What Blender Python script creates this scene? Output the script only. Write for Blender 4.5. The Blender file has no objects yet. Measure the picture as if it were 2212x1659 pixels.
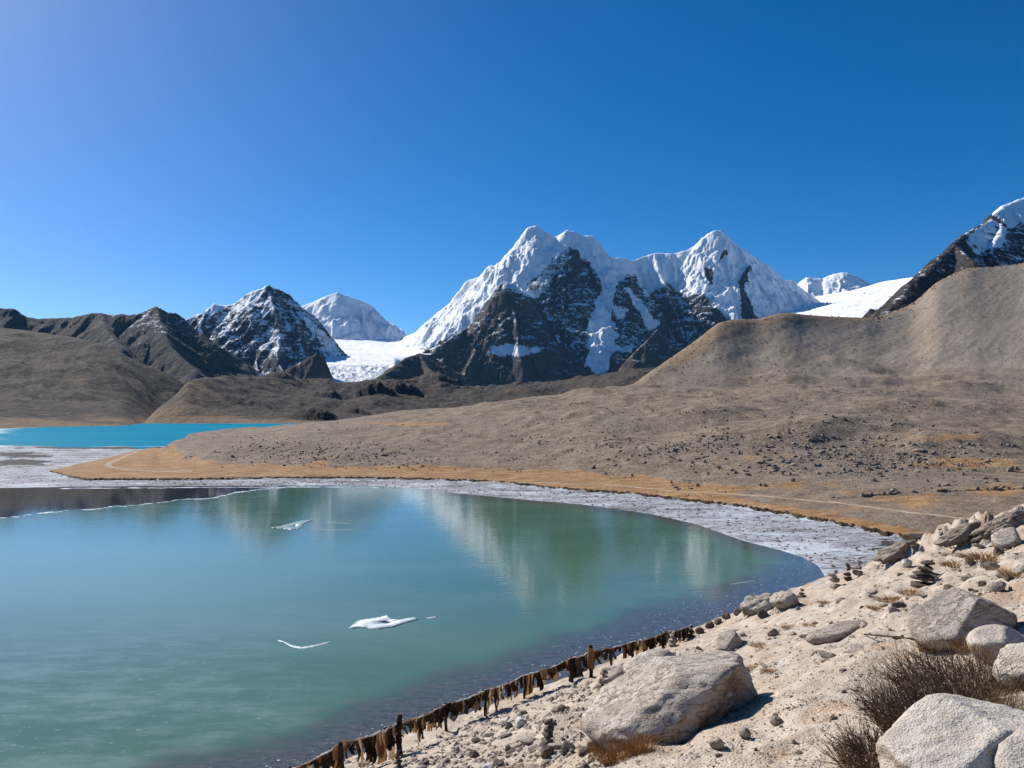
import bpy, math, random
import numpy as np
from mathutils import Vector, Matrix

# ------------------------------------------------------------------ camera, sky, sun, exposure
SC = bpy.context.scene
COL = SC.collection
EYE = 11.3                      # metres above the lakes
FPX, CU, HV = 1703.0, 1106.0, 892.0   # focal length / centre / eye-level row of the survey grid (2212 x 1659)
W0, H0 = 2212.0, 1659.0
PITCH = math.atan((HV - H0 / 2) / FPX)

cam_d = bpy.data.cameras.new('camera')
cam = bpy.data.objects.new('camera', cam_d)
COL.objects.link(cam)
cam.location = (0, 0, EYE)
cam.rotation_euler = (math.pi / 2 + PITCH, 0, 0)
cam_d.sensor_fit = 'HORIZONTAL'
cam_d.sensor_width = 36.0
cam_d.lens = 36.0 * FPX / W0
cam_d.clip_start = 0.1
cam_d.clip_end = 60000
SC.camera = cam

SUN_AZ, SUN_EL = math.radians(-48), math.radians(36)
world = bpy.data.worlds.new('World')
SC.world = world
world.use_nodes = True
wn = world.node_tree
sky = wn.nodes.new('ShaderNodeTexSky')
sky.sky_type = 'NISHITA'
sky.sun_disc = False
sky.sun_elevation = SUN_EL
sky.sun_rotation = SUN_AZ
sky.altitude = 4300
sky.air_density = 1.0
sky.dust_density = 9.0
sky.ozone_density = 3.0
bg = wn.nodes['Background']
bg.inputs['Strength'].default_value = 0.086
gam = wn.nodes.new('ShaderNodeGamma'); gam.inputs[1].default_value = 1.05
hsv = wn.nodes.new('ShaderNodeHueSaturation'); hsv.inputs['Saturation'].default_value = 1.36
wn.links.new(sky.outputs['Color'], gam.inputs[0]); wn.links.new(gam.outputs[0], hsv.inputs['Color'])
wn.links.new(hsv.outputs[0], bg.inputs['Color'])

sl = bpy.data.lights.new('sun', 'SUN')
sl.energy = 5.0
sl.angle = math.radians(0.53)
sl.color = (1.0, 0.95, 0.87)
sun = bpy.data.objects.new('sun', sl)
COL.objects.link(sun)
SDIR = Vector((math.sin(SUN_AZ) * math.cos(SUN_EL), math.cos(SUN_AZ) * math.cos(SUN_EL), math.sin(SUN_EL)))
sun.rotation_euler = SDIR.to_track_quat('Z', 'Y').to_euler()
sun.location = (-40, 60, 80)

vs = SC.view_settings
vs.view_transform = 'Standard'
vs.look = 'None'
vs.exposure = 0.42
vs.gamma = 1.0
vs.use_curve_mapping = False
SC.cycles.use_denoising = True
SC.cycles.denoising_input_passes = 'RGB_ALBEDO_NORMAL'
SC.cycles.denoising_prefilter = 'NONE'
SC.cycles.max_bounces = 6
SC.cycles.volume_bounces = 0
SC.cycles.volume_step_rate = 10.0
SC.cycles.volume_max_steps = 16
SC.cycles.diffuse_bounces = 3
SC.cycles.glossy_bounces = 3
SC.cycles.transparent_max_bounces = 6

# ------------------------------------------------------------------ noise
def _perm(seed):
    r = np.random.RandomState(seed)
    p = r.permutation(256)
    return np.concatenate([p, p, p])
_PERMS = {}
def perm(seed):
    if seed not in _PERMS:
        _PERMS[seed] = _perm(seed)
    return _PERMS[seed]
_ang = np.arange(16) * 2 * np.pi / 16
_gx, _gy = np.cos(_ang), np.sin(_ang)
def pn2(x, y, seed=0):
    p = perm(seed)
    xi = np.floor(x).astype(np.int64); yi = np.floor(y).astype(np.int64)
    xf = x - xi; yf = y - yi
    xi &= 255; yi &= 255
    u = xf * xf * xf * (xf * (xf * 6 - 15) + 10); v = yf * yf * yf * (yf * (yf * 6 - 15) + 10)
    def g(ix, iy, fx, fy):
        h = p[p[ix & 255] + (iy & 255)] & 15
        return _gx[h] * fx + _gy[h] * fy
    a = g(xi, yi, xf, yf); b = g(xi + 1, yi, xf - 1, yf)
    c = g(xi, yi + 1, xf, yf - 1); d = g(xi + 1, yi + 1, xf - 1, yf - 1)
    return 1.5 * ((a + u * (b - a)) * (1 - v) + (c + u * (d - c)) * v)
def fbm(x, y, o=5, seed=0, gain=0.5, lac=2.03):
    s = 0.0; a = 1.0; t = 0.0
    for i in range(o):
        s = s + a * pn2(x, y, seed + i); t += a
        x = x * lac + 17.3; y = y * lac - 9.1; a *= gain
    return s / t * 1.6
def ridged(x, y, o=5, seed=0, gain=0.5, lac=2.07):
    s = 0.0; a = 1.0; t = 0.0
    for i in range(o):
        s = s + a * (1 - np.abs(pn2(x, y, seed + i)) * 1.6); t += a
        x = x * lac + 5.7; y = y * lac + 3.3; a *= gain
    return s / t
_g3 = np.array([[1,1,0],[-1,1,0],[1,-1,0],[-1,-1,0],[1,0,1],[-1,0,1],[1,0,-1],[-1,0,-1],[0,1,1],[0,-1,1],[0,1,-1],[0,-1,-1],[1,1,0],[-1,1,0],[0,-1,1],[0,-1,-1]], float)
def pn3(P, seed=0):
    p = perm(seed)
    I = np.floor(P).astype(np.int64); F = P - I
    w = F * F * F * (F * (F * 6 - 15) + 10)
    r = 0.0
    for dx in (0, 1):
        for dy in (0, 1):
            for dz in (0, 1):
                h = p[p[p[(I[:, 0] + dx) & 255] + ((I[:, 1] + dy) & 255)] + ((I[:, 2] + dz) & 255)] & 15
                g = _g3[h]
                dot = g[:, 0] * (F[:, 0] - dx) + g[:, 1] * (F[:, 1] - dy) + g[:, 2] * (F[:, 2] - dz)
                r = r + dot * (w[:, 0] if dx else 1 - w[:, 0]) * (w[:, 1] if dy else 1 - w[:, 1]) * (w[:, 2] if dz else 1 - w[:, 2])
    return r
def fbm3(P, o=4, seed=0, gain=0.5):
    s = 0.0; a = 1.0
    for i in range(o):
        s = s + a * pn3(P, seed + i); P = P * 2.03 + 7.1; a *= gain
    return s
def sstep(a, b, x):
    t = np.clip((x - a) / (b - a), 0, 1)
    return t * t * (3 - 2 * t)

# ------------------------------------------------------------------ survey helpers: grid (U, V) + forward distance -> world point
def at(U, V, Y):
    return np.array([(U - CU) / FPX * Y, Y, EYE + (HV - V) / FPX * Y])
def curve(pts):
    a = np.array(pts, float)
    return lambda u: np.interp(u, a[:, 0], a[:, 1])
def inpoly(px, py, poly):
    ins = np.zeros(px.shape, bool)
    n = len(poly); j = n - 1
    for i in range(n):
        xi, yi = poly[i]; xj, yj = poly[j]
        if yi != yj:
            ins ^= ((yi > py) != (yj > py)) & (px < (xj - xi) * (py - yi) / (yj - yi) + xi)
        j = i
    return ins

# ------------------------------------------------------------------ mesh helpers
def new_mesh(name, verts, faces, smooth=True):
    """verts (n,3) array; faces (m,k) int array"""
    me = bpy.data.meshes.new(name)
    verts = np.asarray(verts, np.float32); faces = np.asarray(faces, np.int32)
    k = faces.shape[1]
    me.vertices.add(len(verts)); me.vertices.foreach_set('co', verts.ravel())
    me.loops.add(faces.size); me.loops.foreach_set('vertex_index', faces.ravel())
    me.polygons.add(len(faces))
    me.polygons.foreach_set('loop_start', np.arange(0, faces.size, k, dtype=np.int32))
    me.polygons.foreach_set('loop_total', np.full(len(faces), k, np.int32))
    me.polygons.foreach_set('use_smooth', np.full(len(faces), smooth, bool))
    me.update(calc_edges=True)
    return me
def attr(me, name, vals):
    a = me.attributes.new(name, 'FLOAT', 'POINT')
    a.data.foreach_set('value', np.asarray(vals, np.float32).ravel())
def link(name, me, mat=None, parent=None, loc=None):
    o = bpy.data.objects.new(name, me)
    COL.objects.link(o)
    if mat and me is not None and len(me.materials) == 0:
        me.materials.append(mat)
    if parent: o.parent = parent
    if loc is not None: o.location = loc
    return o
def tag(o, label=None, cat=None, group=None, kind=None):
    if label: o['label'] = label
    if cat: o['category'] = cat
    if group: o['group'] = group
    if kind: o['kind'] = kind
    return o
def grid_faces(nr, nc, flip=False):
    i = np.arange(nr - 1)[:, None] * nc + np.arange(nc - 1)[None, :]
    f = np.stack([i, i + 1, i + nc + 1, i + nc], -1).reshape(-1, 4)
    return f[:, ::-1] if flip else f
def grid_obj(name, X, Y, Z, mat, attrs=None, label=None, kind='structure'):
    nr, nc = X.shape
    me = new_mesh(name, np.stack([X, Y, Z], -1).reshape(-1, 3), grid_faces(nr, nc))
    for k, v in (attrs or {}).items():
        attr(me, k, np.broadcast_to(v, X.shape))
    o = link(name, me, mat)
    return tag(o, label, kind=kind)
def polar(a0, a1, nc, y0, y1, nr, log=True):
    a = np.linspace(a0, a1, nc)
    y = np.geomspace(y0, y1, nr) if log else np.linspace(y0, y1, nr)
    Y, A = np.meshgrid(y, a, indexing='ij')
    return A, A * Y, Y

# ------------------------------------------------------------------ material helpers
class NT:
    def __init__(self, name):
        self.m = bpy.data.materials.new(name); self.m.use_nodes = True
        self.t = self.m.node_tree; self.n = self.t.nodes; self.l = self.t.links
        self.b = self.n['Principled BSDF']; self.out = self.n['Material Output']
        self._co = None
    def set(self, sock, v):
        if hasattr(v, 'default_value') or hasattr(v, 'is_linked'):
            self.l.new(v, sock)
        elif isinstance(v, (tuple, list)) and len(v) == 3 and sock.type == 'RGBA':
            sock.default_value = (*v, 1)
        else:
            sock.default_value = v
    def node(self, t, ins=None, **props):
        nd = self.n.new(t)
        for k, v in props.items(): setattr(nd, k, v)
        for k, v in (ins or {}).items(): self.set(nd.inputs[k], v)
        return nd
    def co(self, kind='Object'):
        if self._co is None: self._co = self.n.new('ShaderNodeTexCoord')
        return self._co.outputs[kind]
    def pos(self):
        return self.node('ShaderNodeNewGeometry').outputs['Position']
    def map(self, vec, scale=(1, 1, 1), rot=(0, 0, 0), loc=(0, 0, 0)):
        return self.node('ShaderNodeMapping', {'Vector': vec, 'Scale': scale, 'Rotation': rot, 'Location': loc}).outputs[0]
    def rmap(self, vec, ang, scale):
        v = self.node('ShaderNodeMapping', {'Vector': vec, 'Rotation': (0, 0, ang)}).outputs[0]
        return self.node('ShaderNodeMapping', {'Vector': v, 'Scale': scale}).outputs[0]
    def noise(self, vec, scale, detail=4, rough=0.55, dist=0.0):
        return self.node('ShaderNodeTexNoise', {'Vector': vec, 'Scale': scale, 'Detail': detail, 'Roughness': rough, 'Distortion': dist}).outputs['Fac']
    def voro(self, vec, scale, feature='F1', out='Distance', rnd=1.0):
        return self.node('ShaderNodeTexVoronoi', {'Vector': vec, 'Scale': scale, 'Randomness': rnd}, feature=feature).outputs[out]
    def ramp(self, fac, a, b, smooth=True):
        nd = self.node('ShaderNodeMapRange', {'Value': fac, 'From Min': a, 'From Max': b})
        if smooth: nd.interpolation_type = 'SMOOTHSTEP'
        return nd.outputs[0]
    def math(self, op, a, b=0.0, c=None):
        nd = self.node('ShaderNodeMath', operation=op)
        self.set(nd.inputs[0], a); self.set(nd.inputs[1], b)
        if c is not None: self.set(nd.inputs[2], c)
        return nd.outputs[0]
    def mix(self, fac, a, b, blend='MIX'):
        nd = self.n.new('ShaderNodeMix'); nd.data_type = 'RGBA'; nd.blend_type = blend
        self.set(nd.inputs[0], fac); self.set(nd.inputs[6], a); self.set(nd.inputs[7], b)
        return nd.outputs[2]
    def attr(self, name):
        return self.node('ShaderNodeAttribute', attribute_name=name).outputs['Fac']
    def bump(self, h, strength, dist, normal=None):
        nd = self.node('ShaderNodeBump', {'Height': h, 'Strength': strength, 'Distance': dist})
        if normal is not None: self.l.new(normal, nd.inputs['Normal'])
        return nd.outputs[0]
    def fin(self, color=None, rough=None, normal=None, spec=None, ior=None):
        if color is not None: self.set(self.b.inputs['Base Color'], color)
        if rough is not None: self.set(self.b.inputs['Roughness'], rough)
        if normal is not None: self.l.new(normal, self.b.inputs['Normal'])
        if spec is not None: self.set(self.b.inputs['Specular IOR Level'], spec)
        if ior is not None: self.set(self.b.inputs['IOR'], ior)
        return self.m
# ================================================================== materials of the land
def mat_sand():
    t = NT('bank sand'); p = t.pos()
    big = t.noise(p, 0.35, 4); mid = t.noise(p, 2.2, 6, 0.62); fine = t.noise(p, 18, 5, 0.7)
    c = t.mix(t.ramp(mid, 0.32, 0.7), (0.355, 0.292, 0.232), (0.53, 0.455, 0.378))
    c = t.mix(t.math('MULTIPLY', t.ramp(big, 0.5, 0.68), 0.5), c, (0.42, 0.32, 0.225))
    strk = t.noise(t.rmap(p, math.radians(-20), (1.2, 5.0, 1)), 1.0, 5, 0.65)
    c = t.mix(t.math('MULTIPLY', t.ramp(strk, 0.54, 0.68), 0.55), c, (0.30, 0.235, 0.18))
    grit = t.voro(p, 30)
    c = t.mix(t.math('MULTIPLY', t.ramp(grit, 0.30, 0.12), t.ramp(fine, 0.43, 0.57)), c, (0.25, 0.20, 0.16))
    sp = t.voro(p, 11)
    c = t.mix(t.math('MULTIPLY', t.ramp(sp, 0.2, 0.1), 0.6), c, (0.66, 0.60, 0.53))
    # dry grass shows as tawny stain where the attribute says so
    c = t.mix(t.math('MULTIPLY', t.attr('grass'), t.ramp(fine, 0.4, 0.6)), c, (0.36, 0.20, 0.09))
    # wet gravel by the water line
    c = t.mix(t.attr('wet'), c, (0.10, 0.085, 0.075))
    h = t.math('ADD', t.math('MULTIPLY', fine, 0.5), t.math('ADD', t.math('MULTIPLY', mid, 1.5), t.math('MULTIPLY', grit, -0.5)))
    return t.fin(c, 0.92, t.bump(h, 0.8, 0.045), 0.2)

def mat_ground():
    t = NT('moraine ground'); p = t.pos()
    n1 = t.noise(p, 0.03, 5, 0.6); n2 = t.noise(p, 0.3, 6, 0.65); n3 = t.noise(p, 1.6, 5, 0.7)
    c = t.mix(t.ramp(n2, 0.3, 0.7), (0.145, 0.106, 0.076), (0.285, 0.222, 0.166))
    c = t.mix(t.math('MULTIPLY', t.ramp(n1, 0.45, 0.7), 0.6), c, (0.215, 0.172, 0.138))
    c = t.mix(t.math('MULTIPLY', t.ramp(n3, 0.56, 0.66), 0.85), c, (0.06, 0.047, 0.037))
    c = t.mix(t.math('MULTIPLY', t.ramp(n3, 0.42, 0.34), 0.6), c, (0.42, 0.355, 0.295))
    # scree: smoother, greyer, streaked down the fall line
    sv = t.rmap(p, math.radians(38), (0.33, 0.012, 0.03))
    st = t.noise(sv, 1.0, 6, 0.6); st2 = t.noise(t.rmap(p, math.radians(35), (1.1, 0.05, 0.12)), 1.0, 5, 0.6)
    sc = t.mix(t.ramp(st, 0.36, 0.64), (0.245, 0.195, 0.148), (0.325, 0.268, 0.212))
    sc = t.mix(t.math('MULTIPLY', t.ramp(st2, 0.5, 0.66), 0.30), sc, (0.16, 0.123, 0.092))
    sc = t.mix(t.math('MULTIPLY', t.ramp(n3, 0.56, 0.64), 0.75), sc, (0.09, 0.072, 0.057))
    sc = t.mix(t.math('MULTIPLY', t.ramp(n3, 0.43, 0.35), 0.5), sc, (0.38, 0.325, 0.27))
    n4 = t.noise(p, 0.55, 5, 0.75)
    sc = t.mix(t.math('MULTIPLY', t.ramp(n4, 0.54, 0.62), 0.7), sc, (0.105, 0.082, 0.063))
    sc = t.mix(t.math('MULTIPLY', t.ramp(n4, 0.44, 0.37), 0.5), sc, (0.37, 0.31, 0.25))
    sc = t.mix(t.math('MULTIPLY', t.attr('top'), t.ramp(n2, 0.3, 0.6)), sc, (0.235, 0.155, 0.085))
    c = t.mix(t.attr('scree'), c, sc)
    # tawny grass
    gn = t.noise(t.map(p, (0.25, 0.9, 1)), 1.0, 5, 0.6)
    g = t.mix(t.ramp(gn, 0.3, 0.7), (0.235, 0.125, 0.050), (0.40, 0.25, 0.130))
    gf = t.ramp(t.math('ADD', t.attr('grass'), t.math('MULTIPLY', t.math('SUBTRACT', n2, 0.5), 0.9)), 0.38, 0.62)
    c = t.mix(gf, c, g)
    # peaty lip at the edge of the turf
    c = t.mix(t.ramp(t.math('ADD', t.attr('lip'), t.math('MULTIPLY', t.math('SUBTRACT', n2, 0.5), 0.7)), 0.45, 0.6), c, (0.022, 0.016, 0.012))
    # rime and ice over shingle
    fv = t.map(p, (0.45, 1.1, 1))
    f1 = t.noise(fv, 1.0, 6, 0.72); f2 = t.voro(p, 0.9)
    fr = t.mix(t.ramp(f1, 0.36, 0.58), (0.16, 0.16, 0.175), (0.50, 0.525, 0.575))
    fr = t.mix(t.math('MULTIPLY', t.ramp(f1, 0.52, 0.60), 0.9), fr, (0.085, 0.08, 0.08))
    fr = t.mix(t.math('MULTIPLY', t.ramp(n1, 0.46, 0.66), t.ramp(n2, 0.4, 0.6)), fr, (0.16, 0.15, 0.15))
    fr = t.mix(t.math('MULTIPLY', t.ramp(f2, 0.22, 0.12), t.ramp(n3, 0.45, 0.55)), fr, (0.05, 0.045, 0.045))
    n5 = t.noise(t.map(p, (0.10, 0.22, 1)), 1.0, 4, 0.6)
    fr = t.mix(t.math('MULTIPLY', t.ramp(n5, 0.54, 0.64), 0.8), fr, (0.50, 0.55, 0.60))
    fr = t.mix(t.math('MULTIPLY', t.ramp(n5, 0.46, 0.36), t.ramp(f1, 0.42, 0.56)), fr, (0.10, 0.095, 0.09))
    ff = t.ramp(t.math('ADD', t.attr('frost'), t.math('MULTIPLY', t.math('SUBTRACT', n2, 0.5), 0.5)), 0.42, 0.58)
    c = t.mix(ff, c, fr)
    wf = t.ramp(t.math('ADD', t.attr('wet'), t.math('MULTIPLY', t.math('SUBTRACT', f1, 0.5), 0.8)), 0.4, 0.6)
    c = t.mix(wf, c, (0.055, 0.05, 0.048))
    h = t.math('ADD', t.math('MULTIPLY', n2, 1.0), t.math('MULTIPLY', n3, 0.5))
    bs = t.math('SUBTRACT', t.math('SUBTRACT', 0.9, t.math('MULTIPLY', t.attr('scree'), 0.7)), t.math('MULTIPLY', t.attr('frost'), 0.45))
    nd = t.node('ShaderNodeBump', {'Height': h, 'Strength': bs, 'Distance': 0.55})
    return t.fin(c, 0.95, nd.outputs[0], 0.15)

def mat_mountain():
    t = NT('rock and snow'); p = t.pos()
    n1 = t.noise(p, 0.004, 5, 0.6); n2 = t.noise(p, 0.02, 6, 0.68); n3 = t.noise(p, 0.075, 6, 0.75)
    strat = t.noise(t.map(p, (0.006, 0.006, 0.05), (0.25, 0.1, 0)), 1.0, 6, 0.7)
    rock = t.mix(t.ramp(n2, 0.3, 0.7), (0.021, 0.024, 0.029), (0.064, 0.066, 0.074))
    rock = t.mix(t.math('MULTIPLY', t.ramp(strat, 0.5, 0.62), 0.5), rock, (0.105, 0.095, 0.09))
    brown = t.mix(t.ramp(n2, 0.3, 0.7), (0.060, 0.047, 0.037), (0.145, 0.115, 0.09))
    rock = t.mix(t.attr('brown'), rock, brown)
    br = t.math('ADD', t.math('MULTIPLY', t.math('SUBTRACT', n3, 0.5), 1.2), t.math('MULTIPLY', t.math('SUBTRACT', strat, 0.5), 0.9))
    br = t.math('ADD', br, t.math('MULTIPLY', t.math('SUBTRACT', n2, 0.5), 0.6))
    sf = t.ramp(t.math('ADD', t.attr('snow'), br), 0.40, 0.60)
    snow = t.mix(t.ramp(n1, 0.3, 0.7), (0.88, 0.90, 0.93), (0.95, 0.955, 0.96))
    snow = t.mix(t.math('MULTIPLY', t.attr('ice'), t.ramp(n2, 0.44, 0.58)), snow, (0.30, 0.38, 0.46))
    c = t.mix(sf, rock, snow)
    h = t.math('ADD', n2, t.math('MULTIPLY', n3, 0.6))
    bs = t.math('SUBTRACT', 1.0, t.math('MULTIPLY', sf, 0.74))
    nd = t.node('ShaderNodeBump', {'Height': h, 'Strength': bs, 'Distance': 34.0})
    return t.fin(c, 0.9, nd.outputs[0], 0.15)

def mat_hill():
    """brown hills beyond the lake"""
    t = NT('far hillside'); p = t.pos()
    n1 = t.noise(p, 0.008, 5, 0.6); n2 = t.noise(p, 0.035, 6, 0.68); n3 = t.noise(p, 0.15, 5, 0.7)
    sv = t.rmap(p, math.radians(-38), (0.05, 0.008, 0.02))
    st = t.noise(sv, 1.0, 5, 0.6)
    c = t.mix(t.ramp(n2, 0.3, 0.7), (0.028, 0.024, 0.021), (0.070, 0.057, 0.048))
    c = t.mix(t.math('MULTIPLY', t.ramp(st, 0.45, 0.65), 0.5), c, (0.088, 0.070, 0.055))
    c = t.mix(t.math('MULTIPLY', t.ramp(t.math('ADD', n1, t.math('MULTIPLY', t.attr('grass'), 0.35)), 0.62, 0.8), 0.8), c, (0.23, 0.150, 0.085))
    c = t.mix(t.math('MULTIPLY', t.ramp(n3, 0.56, 0.66), 0.75), c, (0.05, 0.043, 0.04))
    c = t.mix(t.math('MULTIPLY', t.ramp(n3, 0.42, 0.35), 0.4), c, (0.22, 0.19, 0.16))
    h = t.math('ADD', n2, t.math('MULTIPLY', n3, 0.5))
    return t.fin(c, 0.95, t.bump(h, 0.9, 7.0), 0.15)

MSAND, MGROUND, MMOUNT, MHILL = mat_sand(), mat_ground(), mat_mountain(), mat_hill()

# ================================================================== ridge-line massifs
def UVof(X, Y, Z):
    return CU + FPX * X / Y, HV - FPX * (Z - EYE) / Y

def massif(name, ulo, uhi, nc, y0, y1, nr, ridges, base, label, snowfn, rough=1.0, warp=18.0, mat=None, flute=1.0, rnd=9.0):
    """ridges: list of (points (U,V,Y), slope, brown); height = highest of the tents hung on the ridge lines"""
    A, X, Y = polar((ulo - CU) / FPX, (uhi - CU) / FPX, nc, y0, y1, nr, log=False)
    sd = sum(map(ord, name)) % 97
    Xw = X + warp * fbm(X / 260, Y / 260, 4, sd); Yw = Y + 2 * warp * fbm(X / 260 + 40, Y / 260, 4, sd + 9)
    H = np.full(X.shape, -1e9); S = np.zeros_like(X); D = np.zeros_like(X); B = np.zeros_like(X)
    for k, (pts, slope, brown) in enumerate(ridges):
        P = np.array([at(*q) for q in pts]); s0 = k * 977.0
        for i in range(len(P) - 1):
            a, b = P[i], P[i + 1]; e = b[:2] - a[:2]; L2 = e @ e
            tt = np.clip(((Xw - a[0]) * e[0] + (Yw - a[1]) * e[1]) / L2, 0, 1)
            d = np.hypot(Xw - a[0] - tt * e[0], Yw - a[1] - tt * e[1])
            rr = rnd if k == 0 else 8.0
            h = a[2] + tt * (b[2] - a[2]) - slope * (np.sqrt(d * d + rr * rr) - rr) * (1 - 0.22 * np.minimum(d / 1500, 1))
            u = h > H
            H = np.where(u, h, H); D = np.where(u, d, D); S = np.where(u, s0 + tt * math.sqrt(L2), S); B = np.where(u, brown, B)
            s0 += math.sqrt(L2)
    Ds = np.clip(D, 0, 600)
    H = H + flute * np.clip(D * 0.50, 0, 150) * (ridged(S / 165, D / 900 + S / 1100, 4, sd + 3, 0.45) - 0.68)
    H = H + rough * np.clip(4 + D * 0.17, 4, 60) * (1.5 * (ridged(X / 210, Y / 210, 5, sd + 5, 0.55) - 0.66) + 0.35 * fbm(X / 150, Y / 150, 5, sd + 7, 0.6))
    H = H + rough * np.clip(5 + D * 0.018, 5, 9) * (1.3 * (ridged(X / 42, Y / 42, 3, sd + 15) - 0.66))
    bz = base(X, Y) if callable(base) else base
    w = 60.0
    H = np.where(H - bz > w, H, np.where(bz - H > w, bz, bz + (H - bz + w) ** 2 / (4 * w)))
    zy = np.gradient(H, axis=0) / np.gradient(Y, axis=0)
    zx = np.gradient(H, axis=1) / np.maximum(np.gradient(X, axis=1), 1e-6)
    nz = 1 / np.sqrt(1 + zx ** 2 + zy ** 2)
    U, V = UVof(X, Y, H)
    un = U + 7 * fbm(X / 90, H / 90, 4, sd + 20); vn = V + 7 * fbm(X / 90 + 9, H / 90, 4, sd + 21)
    sn, ice = snowfn(un, vn, nz, H, Y, B)
    return grid_obj(name, X, Y, H, mat or MMOUNT, {'snow': sn, 'brown': B, 'ice': ice}, label)

def snow_main(U, V, nz, H, Y, B):
    line = curve([(880, 760), (1000, 720), (1060, 640), (1130, 634), (1161, 646), (1205, 584), (1236, 552), (1262, 556), (1290, 585), (1330, 600), (1372, 590),
                  (1400, 642), (1440, 606), (1480, 640), (1520, 628), (1560, 672), (1600, 700), (1700, 720), (1780, 740)])
    sn = 0.40 + 0.50 * sstep(8, -10, V - line(U)) * np.where(B > 0.3, 0.0, 1)
    sn = np.where(V > line(U), sn + 0.8 * (nz - 0.60) - 0.10 * B, sn + 0.03 + 0.6 * np.minimum(nz - 0.50, 0.2))
    sn = sn - 0.16 * sstep(740, 800, V)
    for poly, v in [
        ([(1300, 570), (1337, 570), (1332, 640), (1318, 690), (1335, 720), (1325, 760), (1312, 800), (1290, 808), (1262, 790), (1275, 740), (1270, 700), (1285, 660), (1300, 620)], 0.88),
        ([(1050, 757), (1090, 744), (1165, 750), (1172, 763), (1110, 767), (1050, 766)], 0.75),
        ([(1325, 745), (1366, 745), (1366, 761), (1325, 758)], 0.75),
        ([(1325, 665), (1356, 665), (1350, 690), (1325, 686)], 0.72),
        ([(1350, 622), (1362, 620), (1425, 700), (1405, 716)], 0.75),
        ([(1190, 562), (1234, 528), (1240, 546), (1205, 586), (1165, 640), (1135, 622)], 0.52),
        ([(1236, 535), (1252, 538), (1260, 592), (1238, 585)], 0.16),
        ([(1555, 545), (1570, 532), (1574, 548), (1558, 562)], 0.12),
        ([(1598, 606), (1618, 570), (1627, 580), (1610, 625), (1640, 690), (1606, 690)], 0.26),
        ([(1526, 578), (1542, 578), (1540, 612), (1530, 614)], 0.15)]:
        sn = np.where(inpoly(U, V, poly), v, sn)
    return np.clip(sn, 0, 1), 0.25 * sstep(560, 620, V)

crest_main = [(880, 760, 6950), (898, 724, 6900), (914, 701, 6800), (940, 677, 6750), (956, 664, 6700), (979, 649, 6650), (997, 625, 6620), (1013, 603, 6600),
    (1047, 594, 6550), (1067, 575, 6520), (1088, 557, 6500), (1109, 536, 6470), (1127, 513, 6440), (1143, 489, 6420), (1158, 484, 6400),
    (1177, 498, 6380), (1198, 509, 6370), (1208, 505, 6360), (1221, 495, 6350), (1239, 497, 6330), (1260, 506, 6320), (1281, 510, 6330),
    (1297, 523, 6360), (1310, 541, 6400), (1322, 554, 6430), (1351, 556, 6500), (1367, 562, 6550), (1390, 552, 6600), (1416, 544, 6620),
    (1458, 545, 6620), (1484, 539, 6610), (1505, 528, 6600), (1523, 508, 6590), (1539, 497, 6580), (1559, 496, 6580), (1575, 504, 6580),
    (1591, 521, 6590), (1617, 539, 6600), (1632, 552, 6620), (1650, 565, 6640), (1671, 578, 6660), (1687, 593, 6680), (1700, 603, 6700),
    (1716, 604, 6720), (1724, 612, 6750), (1770, 650, 6850)]
main_ridges = [
    (crest_main, 1.25, 0),
    ([(1239, 500, 6320), (1241, 530, 6200), (1237, 558, 6120), (1205, 582, 6050), (1183, 618, 5930), (1161, 645, 5800), (1130, 628, 5720), (1106, 609, 5660)], 1.45, 0),
    ([(1106, 609, 5660), (1091, 606, 5650), (1078, 613, 5640), (1054, 668, 5560), (1013, 703, 5480), (961, 737, 5380), (921, 773, 5300), (900, 800, 5250), (870, 826, 5200)], 1.25, 0.7),
    ([(1054, 668, 5560), (1048, 700, 5450), (1030, 740, 5300), (1010, 790, 5050), (1000, 825, 4900)], 1.3, 0.7),
    ([(1091, 606, 5650), (1110, 670, 5450), (1120, 740, 5200), (1130, 800, 5000)], 1.5, 0.1),
    ([(1367, 562, 6540), (1360, 625, 6250), (1385, 670, 6050), (1418, 712, 5850), (1445, 770, 5500)], 1.35, 0),
    ([(1281, 512, 6320), (1287, 560, 6150), (1288, 620, 5950), (1268, 690, 5680), (1255, 760, 5420), (1240, 815, 5200)], 1.45, 0),
    ([(1372, 590, 6400), (1345, 660, 6020), (1340, 720, 5750), (1345, 780, 5450)], 1.5, 0),
    ([(1419, 712, 5250), (1392, 740, 5180), (1364, 768, 5100), (1343, 797, 5050), (1325, 815, 5000)], 1.2, 1),
    ([(1530, 516, 6560), (1527, 560, 6400), (1545, 620, 6150), (1580, 680, 5900)], 1.3, 0),
    ([(1617, 541, 6590), (1622, 600, 6380), (1650, 665, 6150)], 1.3, 0),
    ([(1416, 546, 6600), (1432, 600, 6350), (1455, 660, 6050), (1480, 730, 5750)], 1.35, 0),
    ([(1490, 560, 6500), (1495, 620, 6250), (1520, 680, 6000)], 1.35, 0)]
massif('snow_mountain', 840, 1800, 640, 4750, 7100, 290, main_ridges,
       lambda X, Y: 130 + 0.12 * (Y - 4700) + 12 * fbm(X / 300, Y / 300, 3, 4),
       'massive twin-peaked snow mountain with dark rock face in the centre', snow_main)

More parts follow.
